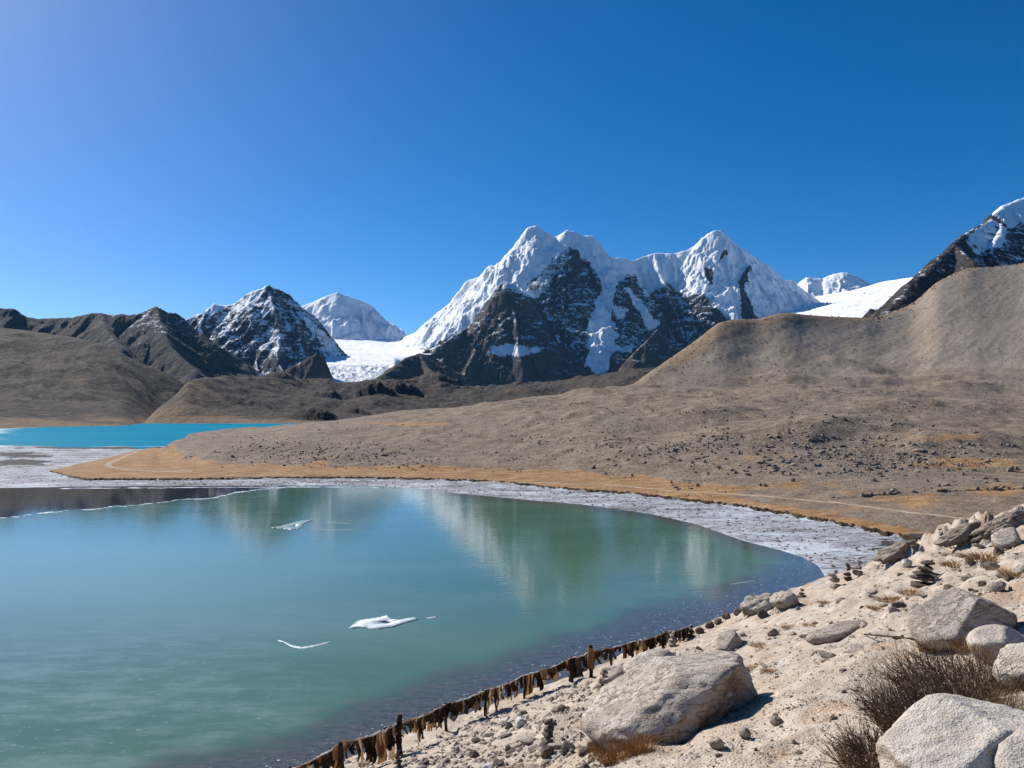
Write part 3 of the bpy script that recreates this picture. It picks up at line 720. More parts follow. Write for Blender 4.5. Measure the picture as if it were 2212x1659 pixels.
# ================================================================== water
def mat_pond():
    t = NT('pond ice'); p = t.pos()
    n1 = t.noise(t.map(p, (0.05, 0.16, 1)), 1.0, 5, 0.6); n2 = t.noise(t.map(p, (0.5, 1.3, 1)), 1.0, 6, 0.65); n3 = t.noise(t.map(p, (2.2, 4.5, 1)), 1.0, 4, 0.6)
    c = t.mix(t.ramp(n1, 0.3, 0.7), (0.056, 0.122, 0.064), (0.080, 0.152, 0.085))
    # milky, bubbly ice drifting over the left side
    mk = t.math('MULTIPLY', t.attr('milk'), t.ramp(t.math('ADD', t.math('MULTIPLY', n2, 0.6), t.math('MULTIPLY', n1, 0.4)), 0.42, 0.66))
    c = t.mix(t.math('MULTIPLY', mk, 0.75), c, (0.19, 0.27, 0.245))
    c = t.mix(t.math('MULTIPLY', t.math('MULTIPLY', t.attr('milk'), t.ramp(n3, 0.60, 0.72)), 0.45), c, (0.38, 0.45, 0.46))
    c = t.mix(t.attr('pale'), c, (0.175, 0.275, 0.225))  # puts bright sky reflection, along with milky ice, into the upper-left colour
    # shelving bottom seen through the clear ice near the bank
    sh = t.ramp(t.math('ADD', t.attr('shallow'), t.math('MULTIPLY', t.math('SUBTRACT', n2, 0.5), 0.55)), 0.15, 0.95)
    peb = t.voro(p, 3.2, out='Color'); pd = t.voro(p, 3.2)
    pc = t.mix(t.ramp(n3, 0.3, 0.7), (0.045, 0.048, 0.045), (0.105, 0.100, 0.088))
    pc = t.mix(t.math('MULTIPLY', t.ramp(pd, 0.30, 0.18), t.ramp(peb, 0.62, 0.74)), pc, (0.125, 0.16, 0.15))
    olive = t.mix(t.ramp(n2, 0.35, 0.65), (0.060, 0.098, 0.066), (0.095, 0.105, 0.066))
    c = t.mix(t.ramp(t.attr('shallow'), 0.02, 0.45), c, olive)
    c = t.mix(sh, c, pc)
    c = t.mix(t.attr('open'), c, (0.030, 0.027, 0.023))
    ed = t.ramp(t.math('ADD', t.attr('rime'), t.math('MULTIPLY', t.math('SUBTRACT', n2, 0.5), 1.0)), 0.45, 0.62)
    c = t.mix(ed, c, (0.62, 0.65, 0.70))
    r = t.math('ADD', 0.03, t.math('MULTIPLY', n1, 0.07))
    r = t.mix(t.attr('open'), r, (0.05, 0.05, 0.05))
    r = t.mix(ed, r, (0.6, 0.6, 0.6))
    wv = t.noise(t.map(p, (1.1, 2.4, 1)), 1.0, 3, 0.5)
    h = t.math('ADD', wv, t.math('MULTIPLY', n1, 1.5))
    bs = t.math('MULTIPLY', t.math('SUBTRACT', 1.0, t.math('MULTIPLY', t.attr('open'), 0.8)), 0.022)
    nd = t.node('ShaderNodeBump', {'Height': h, 'Strength': bs, 'Distance': 0.25})
    return t.fin(c, r, nd.outputs[0], 0.55, 1.31)
A, X, Y = polar((-420 - CU) / FPX, (1900 - CU) / FPX, 400, 17, 135, 200)
U = CU + FPX * A; V = HV + FPX * EYE / Y
bz = BA + BB * X - BC * Y + 0.5 * fbm(X / 5, Y / 5, 4, 140)
shallow = sstep(-2.6, -0.2, bz)
far_sh = sstep(9, 0, yv(c_shore(U)) - Y) * 0.55 * (U > 900)
edgeV = curve([(-420, 1160), (0, 1117), (100, 1107), (200, 1097), (300, 1088), (400, 1079), (500, 1066), (560, 1058), (640, 1050), (700, 1044)])(U) + 1.6 * np.sin(U / 23.0) + 3 * fbm(U / 60, V / 60, 3, 141)
opn = sstep(0.5, -0.5, V - edgeV) * sstep(690, 600, U)
rime = np.exp(-((V - edgeV - 1.0) / 2.2) ** 2) * (U < 690) * 0.60
rime = np.maximum(rime, 0.62 * np.exp(-((V - c_shore(U) - 4) / 2.0) ** 2) * sstep(400, 330, np.abs(U - 480) + 0) )
milk = sstep(1000, 60, U + 0.7 * (1300 - V)) * sstep(1240, 1400, V)
milk = np.maximum(milk, 0.35 * sstep(1200, 500, U) * sstep(1120, 1300, V))
bl = sstep(0.2, 0.9, shallow)
grid_obj('pond', X, Y, 0 * X, mat_pond(), {'shallow': np.maximum(shallow, far_sh), 'open': opn, 'rime': rime, 'milk': milk, 'pale': 0.8 * sstep(1150, 250, U) * sstep(1115, 1200, V) * sstep(1500, 1230, V) + 0.12}, 'frozen green pond reflecting the mountains')

def mat_lake():
    t = NT('turquoise water'); p = t.pos()
    n1 = t.noise(t.map(p, (0.006, 0.03, 1)), 1.0, 4)
    c = t.mix(t.ramp(n1, 0.35, 0.65), (0.006, 0.185, 0.30), (0.010, 0.23, 0.36))
    wv = t.noise(t.map(p, (0.5, 0.9, 1)), 1.0, 4, 0.65)
    rn = t.noise(t.map(p, (0.05, 0.16, 1)), 1.0, 5, 0.65)
    c = t.mix(t.ramp(t.math('ADD', t.attr('rime'), t.math('MULTIPLY', t.math('SUBTRACT', rn, 0.5), 1.6)), 0.5, 0.62), c, (0.62, 0.70, 0.76))  # white on the left paints sun glints with some frost; shore line is rime
    nb = t.bump(wv, 0.9, 0.5)
    t.fin(c, 0.5, None, 0.0)
    gl = t.node('ShaderNodeBsdfGlossy', {'Color': (1, 1, 1), 'Roughness': 0.35}); t.l.new(nb, gl.inputs['Normal'])
    mx = t.node('ShaderNodeMixShader', {'Fac': 0.015}); t.l.new(t.b.outputs[0], mx.inputs[1]); t.l.new(gl.outputs[0], mx.inputs[2])
    t.l.new(mx.outputs[0], t.out.inputs['Surface'])
    return t.m
A, X, Y = polar((-500 - CU) / FPX, (760 - CU) / FPX, 120, 200, 900, 90)
U = CU + FPX * A
grid_obj('lake', X, Y, 0 * X - 0.01, mat_lake(), {'rime': np.clip(0.75 * sstep(170, -60, U + 0.25 * (560 - Y)) + 0.5 * np.exp(-((Y - 268) / 6) ** 2), 0, 0.72)}, 'turquoise lake behind the grassy spit')  # first term: sun glitter painted at left; second: rime along the near shore
# base sheet under everything so that no view finds a hole
me = new_mesh('terrain', np.array([[-11000, -250, -6], [11000, -250, -6], [11000, 11000, -6], [-11000, 11000, -6]], float), np.array([[0, 1, 2, 3]]), False)
o = link('terrain', me, MHILL); tag(o, 'low ground reaching to the horizon', kind='structure'); attr(me, 'grass', np.zeros(4))
# ================================================================== stones
rng = np.random.RandomState(11)
def ico(sub):
    import bmesh
    bm = bmesh.new(); bmesh.ops.create_icosphere(bm, subdivisions=sub, radius=1.0)
    v = np.array([q.co[:] for q in bm.verts]); f = np.array([[q.index for q in p.verts] for p in bm.faces]); bm.free()
    return v, f
ICO = {k: ico(k) for k in (1, 2, 3, 4, 5)}
def rock_verts(sub, seed, planes=None, ncut=9, amp=0.10, freq=1.6, cut=(0.55, 0.85), oct_=4):
    r = np.random.RandomState(seed)
    v, f = ICO[sub]
    R = np.ones(len(v))
    pl = list(planes) if planes is not None else []
    for _ in range(ncut):
        n = r.normal(size=3); n /= np.linalg.norm(n); pl.append((n, r.uniform(*cut)))
    for n, d in pl:
        n = np.array(n, float); n /= np.linalg.norm(n); dot = v @ n
        R = np.where(dot > 1e-3, np.minimum(R, d / np.maximum(dot, 1e-3)), R)
    p = v * R[:, None]
    p = p * (1 + amp * fbm3(p * freq + seed * 3.7, oct_, seed % 50))[:, None]
    return p, f
def mat_stone(name, lo, hi, stain, dark, stain_amt=0.5, crk=1.0, isl=False):
    t = NT(name); p = t.pos(); g = t.node('ShaderNodeObjectInfo').outputs['Random']
    if isl: g = t.math('MULTIPLY', t.math('POWER', t.node('ShaderNodeNewGeometry').outputs['Random Per Island'], 1.6), 2.6)
    n1 = t.noise(p, 2.3, 5, 0.6); n2 = t.noise(p, 14, 5, 0.7); n3 = t.voro(p, 55)
    c = t.mix(t.ramp(n1, 0.3, 0.7), lo, hi)
    c = t.mix(t.math('MULTIPLY', t.ramp(n2, 0.53, 0.68), 0.7), c, dark)
    c = t.mix(t.math('MULTIPLY', t.ramp(n3, 0.32, 0.15), 0.45), c, dark)
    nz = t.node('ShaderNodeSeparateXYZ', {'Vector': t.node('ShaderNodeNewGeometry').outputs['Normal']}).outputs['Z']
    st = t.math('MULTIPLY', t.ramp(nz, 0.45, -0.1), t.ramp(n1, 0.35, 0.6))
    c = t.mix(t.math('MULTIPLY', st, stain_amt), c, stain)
    c = t.mix(t.math('MULTIPLY', g, 0.35), c, dark)
    ck = t.noise(t.map(t.co('Object'), (1.3, 5.5, 6.5), (0.2, 0.35, 0.1)), 1.0, 5, 0.62)
    cl = t.ramp(t.math('ABSOLUTE', t.math('SUBTRACT', ck, 0.5)), 0.028, 0.0)
    c = t.mix(t.math('MULTIPLY', cl, t.math('MULTIPLY', t.ramp(n1, 0.35, 0.6), 0.75 * crk)), c, stain)
    lich = t.noise(p, 5.5, 5, 0.75)
    c = t.mix(t.math('MULTIPLY', t.ramp(lich, 0.60, 0.70), 0.55), c, dark)
    h = t.math('SUBTRACT', t.math('ADD', t.math('MULTIPLY', n2, 1.0), t.math('MULTIPLY', n3, 0.25)), t.math('MULTIPLY', cl, 0.7 * crk))
    return t.fin(c, 0.9, t.bump(h, 0.8, 0.035), 0.25)
M_GRAN = mat_stone('pale granite', (0.43, 0.37, 0.31), (0.62, 0.55, 0.475), (0.17, 0.095, 0.045), (0.27, 0.225, 0.185), 0.85)
M_DOME = mat_stone('smooth pale granite', (0.45, 0.39, 0.33), (0.62, 0.555, 0.485), (0.17, 0.095, 0.045), (0.27, 0.225, 0.185), 0.85, 0.12)
M_STONE = mat_stone('bank stone', (0.36, 0.30, 0.24), (0.56, 0.485, 0.41), (0.14, 0.085, 0.05), (0.22, 0.175, 0.14), 0.5)
M_DARK = mat_stone('weathered stone', (0.10, 0.078, 0.06), (0.22, 0.175, 0.14), (0.09, 0.055, 0.03), (0.06, 0.048, 0.04), 0.4)
M_MORA = mat_stone('moraine rock', (0.22, 0.178, 0.142), (0.46, 0.385, 0.31), (0.08, 0.055, 0.035), (0.055, 0.045, 0.04), 0.3)
M_CRAG = mat_stone('brown crag', (0.24, 0.19, 0.145), (0.52, 0.44, 0.36), (0.13, 0.08, 0.045), (0.10, 0.078, 0.06), 0.6)
M_GRAV = mat_stone('mixed gravel', (0.36, 0.30, 0.24), (0.60, 0.53, 0.45), (0.14, 0.085, 0.05), (0.14, 0.11, 0.085), 0.4, 0.0, True)
M_RUBB = mat_stone('moraine rubble', (0.15, 0.122, 0.10), (0.42, 0.355, 0.29), (0.08, 0.055, 0.035), (0.055, 0.045, 0.04), 0.3, 0.0, True)
M_PALE = mat_stone('white stone', (0.52, 0.50, 0.48), (0.74, 0.72, 0.70), (0.4, 0.3, 0.2), (0.35, 0.33, 0.31), 0.2)

def boulder(name, U, V, size, planes, label, seed, sub=5, yaw=0, tilt=(0, 0), sink=0.25, mat=None, amp=0.07, crack=0.03, cat='boulder', parent_group=None, freq=1.6):
    x, y, z = bank_hit(U, V)
    p, f = rock_verts(sub, seed, planes, ncut=5, amp=amp, cut=(0.80, 0.96), freq=freq, oct_=5)
    if crack:
        q = p * np.array([1.2, 3.0, 3.6]) + 0.4 * p[:, [1, 2, 0]]
        cr = 1 - np.abs(pn3(q * 1.7 + seed, 7)) * 4.0
        c2 = 1 - np.abs(pn3(p * np.array([2.2, 5.0, 6.5]) + seed * 1.3, 9)) * 7.0
        p = p * (1 - crack * np.clip(cr, 0, 1) ** 2 - 0.6 * crack * np.clip(c2, 0, 1) ** 2 + 0.012 * fbm3(p * 7, 3, 5) - 0.022 * np.abs(pn3(p * 3.1 + seed, 12)))[:, None]
    p = p * np.array(size)
    M = Matrix.Rotation(math.radians(yaw), 3, 'Z') @ Matrix.Rotation(math.radians(tilt[0]), 3, 'Y') @ Matrix.Rotation(math.radians(tilt[1]), 3, 'X')
    p = p @ np.array(M).T
    zlow = p[:, 2].min()
    p[:, 2] -= zlow + sink * (p[:, 2].max() - zlow)
    o = link(name, new_mesh(name, p, f), mat or M_GRAN, loc=(x, y, z))
    return tag(o, label, cat, parent_group)

boulder('boulder', 1448, 1572, (1.60, 1.05, 0.86), [((-0.50, -0.05, 0.86), 0.47), ((-0.1, -0.30, 0.95), 0.60), ((0.35, 0.10, 0.93), 0.58), ((0.93, -0.30, 0.12), 0.82), ((-0.30, -0.62, 0.72), 0.66), ((0.15, -0.95, 0.1), 0.84), ((0.55, -0.72, -0.15), 0.72), ((-0.9, -0.2, 0.3), 0.86), ((0.1, 0.8, 0.5), 0.7)],
        'largest boulder, a long cracked pale slab above the scarf fence', 21, yaw=14, tilt=(-13, 0), sink=0.20, crack=0.05, amp=0.05)
boulder('boulder', 2092, 1692, (0.78, 0.55, 0.46), [((-0.55, -0.25, 0.80), 0.60), ((0.40, -0.05, 0.92), 0.66), ((0.05, -0.92, 0.35), 0.72), ((-0.95, -0.1, 0.1), 0.85)],
        'smooth pale domed boulder in the lower right corner below the dry shrub', 22, yaw=5, tilt=(-4, 0), sink=0.22, crack=0.03, mat=M_DOME)
boulder('boulder', 2232, 1712, (0.36, 0.30, 0.30), [((-0.5, -0.3, 0.8), 0.7)], 'rounded pale boulder cut off by the lower right corner', 23, sub=4, yaw=20, sink=0.2, mat=M_DOME)
boulder('boulder', 2076, 1380, (0.95, 0.62, 0.56), [((-0.62, -0.30, 0.72), 0.48), ((0.72, -0.12, 0.66), 0.50), ((0.22, -0.95, 0.22), 0.56), ((0.1, 0.9, 0.4), 0.6), ((-0.95, 0, 0.1), 0.85)],
        'pointed pale boulder with a dark brown right face', 24, yaw=8, tilt=(-10, 0), sink=0.2, crack=0.03)
boulder('boulder', 2146, 1414, (0.40, 0.33, 0.27), [((-0.3, -0.4, 0.85), 0.75), ((0.5, -0.5, 0.6), 0.7)], 'low rounded boulder in front of the pointed boulder', 25, sub=4, yaw=-12, sink=0.22, mat=M_DOME)
boulder('boulder', 2200, 1476, (0.34, 0.30, 0.30), [((-0.5, -0.2, 0.8), 0.6)], 'grey boulder half hidden behind the dry shrub at the right edge', 26, sub=4, sink=0.2)
boulder('boulder', 1970, 1342, (0.17, 0.16, 0.25), [((-0.3, -0.5, 0.8), 0.7)], 'small upright pale rock leaning on the left of the pointed boulder', 27, sub=3, sink=0.15)
boulder('boulder', 1572, 1396, (0.52, 0.38, 0.32), [((-0.6, -0.2, 0.75), 0.5), ((0.85, -0.3, 0.3), 0.62), ((0.1, -0.9, 0.3), 0.6)], 'solitary boulder with dark right side behind the large slab', 28, sub=4, yaw=20, tilt=(-8, 0), sink=0.2)
boulder('boulder', 1640, 1318, (0.95, 0.6, 0.55), [((-0.5, -0.3, 0.8), 0.55), ((0.6, -0.6, 0.4), 0.7)], 'craggy pale outcrop at the water edge right of the scarf fence', 29, sub=4, yaw=10, sink=0.3, amp=0.22, crack=0.14, freq=2.8)
boulder('boulder', 1688, 1302, (0.55, 0.45, 0.38), [((-0.5, -0.3, 0.8), 0.6)], 'lower rock of the outcrop at the water edge', 30, sub=4, yaw=-20, sink=0.3, amp=0.22, crack=0.12, freq=2.8)
boulder('boulder', 1800, 1372, (0.85, 0.30, 0.22), [((-0.2, -0.3, 0.9), 0.55)], 'low brown ledge rock on the open sand left of the pointed boulder', 31, sub=3, yaw=8, tilt=(-12, 0), sink=0.3, mat=M_STONE)
boulder('boulder', 2175, 1184, (0.75, 0.5, 0.55), [((-0.6, -0.3, 0.7), 0.5), ((0.7, -0.5, 0.3), 0.55)], 'dark-faced boulder on the bank near the far right edge', 32, sub=3, yaw=15, sink=0.2)
boulder('boulder', 2070, 1168, (1.25, 0.45, 0.40), [((-0.5, -0.2, 0.85), 0.5), ((0.5, -0.7, 0.2), 0.6)], 'long weathered outcrop along the top of the bank', 33, sub=5, yaw=10, tilt=(-16, 0), sink=0.3, amp=0.22, crack=0.14, mat=M_CRAG, freq=2.6)
boulder('boulder', 2165, 1152, (1.7, 0.5, 0.48), [((-0.5, -0.2, 0.85), 0.5), ((0.5, -0.7, 0.2), 0.6)], 'brown jagged outcrop beside the right edge above the turf', 34, sub=5, yaw=10, tilt=(-16, 0), sink=0.3, amp=0.22, crack=0.14, mat=M_CRAG, freq=2.6)
boulder('boulder', 1930, 1205, (1.3, 0.5, 0.42), [((-0.5, -0.2, 0.85), 0.5), ((0.5, -0.7, 0.2), 0.6)], 'dark undercut ledge at the end of the frosted shore', 35, sub=4, yaw=12, tilt=(-14, 0), sink=0.35, amp=0.2, crack=0.12, mat=M_CRAG, freq=2.6)
boulder('boulder', 1400, 1440, (0.85, 0.5, 0.38), [((-0.5, -0.3, 0.8), 0.6)], 'flat pale rock at the far end of the scarf fence', 36, sub=3, yaw=15, tilt=(-12, 0), sink=0.3, amp=0.12)
boulder('boulder', 1330, 1458, (0.55, 0.35, 0.28), [((-0.5, -0.3, 0.8), 0.6)], 'low tilted rock casting a shadow beside the scarf fence', 37, sub=3, yaw=10, tilt=(-15, 0), sink=0.25)
for (U, V, s, lab, m, sd) in [
    (1669, 1556, 0.10, 'small round stone at the right tip of the slab shadow', M_STONE, 41), (1602, 1582, 0.10, 'small round stone inside the slab shadow', M_STONE, 42), (1543, 1604, 0.11, 'small stone at the foot of the large slab', M_STONE, 43),
    (1213, 1528, 0.15, 'dark pyramid stone between the scarf fence and the large slab', M_DARK, 44), (1178, 1622, 0.14, 'rust brown stone below the leaning stone stack', M_DARK, 45), (946, 1664, 0.14, 'pale round stone at the bottom edge near the fence', M_PALE, 46),
    (1050, 1664, 0.16, 'larger pale round stone at the bottom edge', M_PALE, 47), (1123, 1560, 0.17, 'pale grey cobble between the fence and the stone stack', M_PALE, 48), (1565, 1333, 0.24, 'dark rock on the waterline left of the craggy outcrop', M_DARK, 49),
    (1643, 1330, 0.26, 'dark stone below the craggy outcrop', M_DARK, 50), (1508, 1362, .22, 'first dark stone past the far end of the fence', M_DARK, 53), (1528, 1352, .26, 'second dark stone past the far end of the fence', M_DARK, 54), (1546, 1344, .22, 'third dark stone past the far end of the fence', M_DARK, 55), (1588, 1324, .24, 'dark stone touching the left of the craggy outcrop', M_DARK, 56), (1953, 1222, 0.26, 'white stone standing upright among the small stacks', M_PALE, 51)]:
    boulder('stone', U, V, (s, s * 0.85, s * 0.95), [((-0.5, -0.3, 0.8), 0.5), ((0.7, -0.5, 0.3), 0.55), ((-0.8, -0.4, 0.1), 0.6), ((0.3, 0.2, 0.9), 0.6)], lab, sd, sub=3, amp=0.16, yaw=sd * 37, sink=0.18, mat=m, crack=0, cat='stone')

# ------------------------------------------------------------------ cairns: stacked stones, each stone a part
PROTO = []
for k in range(10):
    p, f = rock_verts(3, 300 + k, ncut=14, amp=0.16, cut=(0.38, 0.8))
    PROTO.append(new_mesh('stone_shape', p, f, True))
PLOW = []
for k in range(8):
    p, f = rock_verts(2, 400 + k, ncut=12, amp=0.14, cut=(0.4, 0.8))
    PLOW.append(new_mesh('rock_shape', p, f, False))
_mats = {}
def with_mat(me, m):
    key = (me.name, m.name)
    if key not in _mats:
        c = me.copy(); c.materials.clear(); c.materials.append(m); _mats[key] = c
    return _mats[key]
def cairn(U, V, stones, label, m=M_DARK, seed=0):
    x, y, z = bank_hit(U, V)
    r = np.random.RandomState(seed + 60)
    root = link('cairn', None, loc=(x, y, z)); root.empty_display_size = 0.2
    tag(root, label, 'cairn', 'little stone stacks along the bank')
    h = -0.03
    for i, (w, t) in enumerate(stones):
        w *= 0.95; t *= 0.85
        o = link('stacked_stone', with_mat(PROTO[(seed * 3 + i) % 10], m), parent=root)
        o.scale = (w / 2 * 1.25, w / 2 * 1.1, t / 2 * 1.35)
        o.location = (r.uniform(-.2, .2) * w, r.uniform(-.16, .16) * w, h + t / 2)
        o.rotation_euler = (r.uniform(-.15, .15), r.uniform(-.15, .15), r.uniform(0, 6.28))
        h += t * 0.93
    return root
cairn(1301, 1490, [(.36, .2), (.30, .16), (.26, .2), (.30, .1), (.22, .16), (.30, .08)], 'tall stack of stones capped with a flat slab by the tallest fence post', M_STONE, 1)
cairn(1186, 1594, [(.30, .17), (.24, .15), (.26, .16), (.22, .13)], 'dark stone stack left of the large slab', M_DARK, 2)
cairn(864, 1648, [(.30, .16), (.24, .15), (.2, .14), (.12, .1)], 'dark stone stack at the bottom edge beside a fence post', M_DARK, 3)
cairn(1985, 1262, [(.85, .22), (.65, .22), (.62, .2), (.3, .16)], 'stack of dark flat slabs with a long shadow on the open bank', M_DARK, 4)
cairn(2000, 1240, [(.6, .2), (.5, .18), (.4, .2)], 'dark stack just behind the flat slab stack', M_DARK, 5)
cairn(1798, 1268, [(.75, .34), (.6, .3), (.5, .28), (.3, .2)], 'wide stone stack at the corner of the frosted shore', M_STONE, 6)
cairn(1825, 1252, [(.55, .3), (.45, .3), (.35, .3), (.2, .2)], 'narrow upright stack right of the wide shore stack', M_DARK, 7)
cairn(1849, 1240, [(.6, .35), (.5, .3), (.3, .3), (.14, .14)], 'pale pointed stack at the edge of the frosted shore', M_STONE, 8)
cairn(1728, 1288, [(.45, .2), (.35, .2), (.25, .18)], 'small stack on the waterline right of the craggy outcrop', M_DARK, 9)
cairn(1654, 1300, [(.4, .22), (.3, .24), (.26, .2)], 'dark little stack on top of the craggy outcrop', M_DARK, 10)
cairn(1488, 1372, [(.5, .22), (.4, .2), (.3, .18)], 'brown stack closing the far end of the scarf fence', M_DARK, 11)
cairn(1450, 1390, [(.45, .22), (.35, .2), (.3, .18), (.2, .15)], 'stack of pale stones among the last fence scarves', M_STONE, 12)

# ------------------------------------------------------------------ loose stones on the bank
def hits(U, V):
    a = (U - CU) / FPX; d = (V - HV) / FPX
    y = (EYE - BA) / np.maximum(d + BB * a - BC, 0.03)
    for _ in range(6):
        y = np.clip((EYE - bank_z(a * y, y) + (BB * a - BC) * y) / np.maximum(d + BB * a - BC, 0.03), 2, 100)
    return a * y, y, bank_z(a * y, y)
zones = [  # polygon in survey grid, number of picked-out stones, size range (m), label, dark share
    ([(640, 1659), (860, 1640), (1130, 1520), (1290, 1490), (1260, 1560), (1330, 1659)], 95, (0.05, 0.21), lambda u, v: 'between the fence and the large slab, ' + ('by the bottom edge' if v > 1620 else 'around the dark stone stack' if u > 1130 and v > 1555 else 'close under the fence posts' if v < 1500 + (1290 - u) * .3 else 'on the open slope'), 0.35),
    ([(1330, 1659), (1640, 1590), (1680, 1480), (1980, 1420), (1900, 1560), (1820, 1659)], 45, (0.03, 0.08), lambda u, v: 'on the bare sand ' + ('in front of the large slab' if u < 1560 else 'right of the slab shadow' if v < 1530 else 'left of the bare shrubs' if u > 1740 else 'below the slab shadow'), 0.2),
    ([(1420, 1430), (1660, 1320), (1950, 1240), (1960, 1380), (1680, 1470)], 75, (0.06, 0.22), lambda u, v: 'on the sand ' + ('behind the large slab' if u < 1600 else 'below the craggy outcrop' if u < 1720 and v < 1380 else 'above the slab shadow' if u < 1740 else 'around the low ledge rock' if v > 1330 else 'between the shore stacks and the ledge rock'), 0.3),
    ([(1880, 1240), (2010, 1180), (2212, 1130), (2212, 1280), (1990, 1290)], 60, (0.08, 0.35), lambda u, v: 'on the upper bank ' + ('around the dark slab stack' if u < 2010 else 'straight behind the pointed boulder' if u < 2110 and v > 1210 else 'under the jagged outcrop' if v < 1210 else 'by the right edge'), 0.35)]
for poly, n, (s0, s1), lab, dk in zones:
    pa = np.array(poly); cnt = 0
    while cnt < n:
        U = rng.uniform(pa[:, 0].min(), pa[:, 0].max()); V = rng.uniform(pa[:, 1].min(), pa[:, 1].max())
        if not inpoly(np.array([U]), np.array([V]), poly)[0]: continue
        x, y, z = (float(q) for q in hits(np.array([U]), np.array([V])))
        s = s0 + (s1 - s0) * rng.rand() ** 2.2
        drk = rng.rand() < dk
        o = link('stone', with_mat(PROTO[rng.randint(10)], M_DARK if drk else M_STONE), loc=(x, y, z + s * 0.15))
        sl_ = ('dark ' if drk else 'pale ') + ('cobble ' if s > s0 + 0.4 * (s1 - s0) else 'pebble ') + lab(U, V)
        shp = rng.randint(3); ax, ay, az = ((1.5, 1.2, .5), (.85, .85, .95), (1.15, 1.0, .72))[shp]; j = rng.uniform(.9, 1.1, 3)
        o.scale = (s * ax * j[0], s * ay * j[1], s * az * j[2]); o.rotation_euler = (rng.uniform(-.3, .3), rng.uniform(-.3, .3), rng.uniform(0, 6.28))
        tag(o, ('flat ', 'tall ', 'rounded ')[shp] + sl_, 'stone', 'loose stones on the sandy bank'); cnt += 1

def join_rocks(name, pts, sizes, mat, label, sub=1, seed=500, flat=0.7):
    ps = [rock_verts(sub, seed + k, ncut=5, amp=0.1)[0] for k in range(6)]; f0 = ICO[sub][1]
    if sub == 1:
        pass
    n = len(pts); nv = len(ps[0]); r = np.random.RandomState(seed)
    a = r.uniform(0, 6.28, n); ca, sa = np.cos(a), np.sin(a)
    sc = np.stack([sizes * r.uniform(.8, 1.4, n), sizes * r.uniform(.8, 1.3, n), sizes * flat * r.uniform(.7, 1.2, n)], -1)
    P = np.stack([ps[k] for k in r.randint(6, size=n)]) * sc[:, None, :]
    X = P[..., 0] * ca[:, None] - P[..., 1] * sa[:, None]; Y = P[..., 0] * sa[:, None] + P[..., 1] * ca[:, None]
    P = np.stack([X, Y, P[..., 2]], -1) + np.asarray(pts)[:, None, :]
    F = f0[None] + (np.arange(n) * nv)[:, None, None]
    o = link(name, new_mesh(name, P.reshape(-1, 3), F.reshape(-1, 3), False), mat)
    return tag(o, label, kind='stuff')
ICO[0] = (np.array([[1, 0, 0], [-1, 0, 0], [0, 1, 0], [0, -1, 0], [0, 0, 1], [0, 0, -1]], float) , np.array([[0, 2, 4], [2, 1, 4], [1, 3, 4], [3, 0, 4], [2, 0, 5], [1, 2, 5], [3, 1, 5], [0, 3, 5]]))
gpoly = [(560, 1659), (860, 1610), (1130, 1500), (1300, 1450), (1480, 1370), (1640, 1300), (1800, 1255), (1990, 1180), (2212, 1110), (2300, 1110), (2300, 1720), (560, 1720)]
U = rng.uniform(560, 2300, 60000); V = rng.uniform(1110, 1720, 60000)
dens = fbm(U / 90, V / 50, 3, 150)
ok = inpoly(U, V, gpoly) & (rng.rand(60000) < 0.45 + 0.6 * np.clip(dens + 0.6 * (U < 1300), 0, 1))
x, y, z = hits(U[ok], V[ok]); s = (0.007 + 0.022 * rng.rand(ok.sum()) ** 3) * np.clip(y / 9, 0.7, 2.6) * (1 + 0.9 * (U[ok] < 1320))
gx, gy, gs = [x], [y], [s]
for ob in [q for q in COL.objects if q.name.split('.')[0] == 'boulder']:
    bb = np.empty(len(ob.data.vertices) * 3, np.float32); ob.data.vertices.foreach_get('co', bb); bb = bb.reshape(-1, 3)
    foot = bb[np.abs(bb[:, 2]) < 0.3 * bb[:, 2].max()]
    if len(foot) < 8: continue
    n_ = int(min(220, 40 + 110 * np.ptp(bb[:, 0])))
    k_ = rng.randint(len(foot), size=n_); out = 1 + np.abs(rng.normal(0, .10, n_))
    px, py = ob.location.x + foot[k_, 0] * out, ob.location.y + foot[k_, 1] * out
    gx.append(px); gy.append(py); gs.append((0.010 + 0.035 * rng.rand(n_) ** 2.5) * np.clip(py / 10, .7, 2.2))
x, y, s = np.concatenate(gx), np.concatenate(gy), np.concatenate(gs); z = bank_z(x, y)
join_rocks('gravel', np.stack([x, y, z], -1), s, M_GRAV, 'fine gravel scattered over the sandy bank', sub=0)

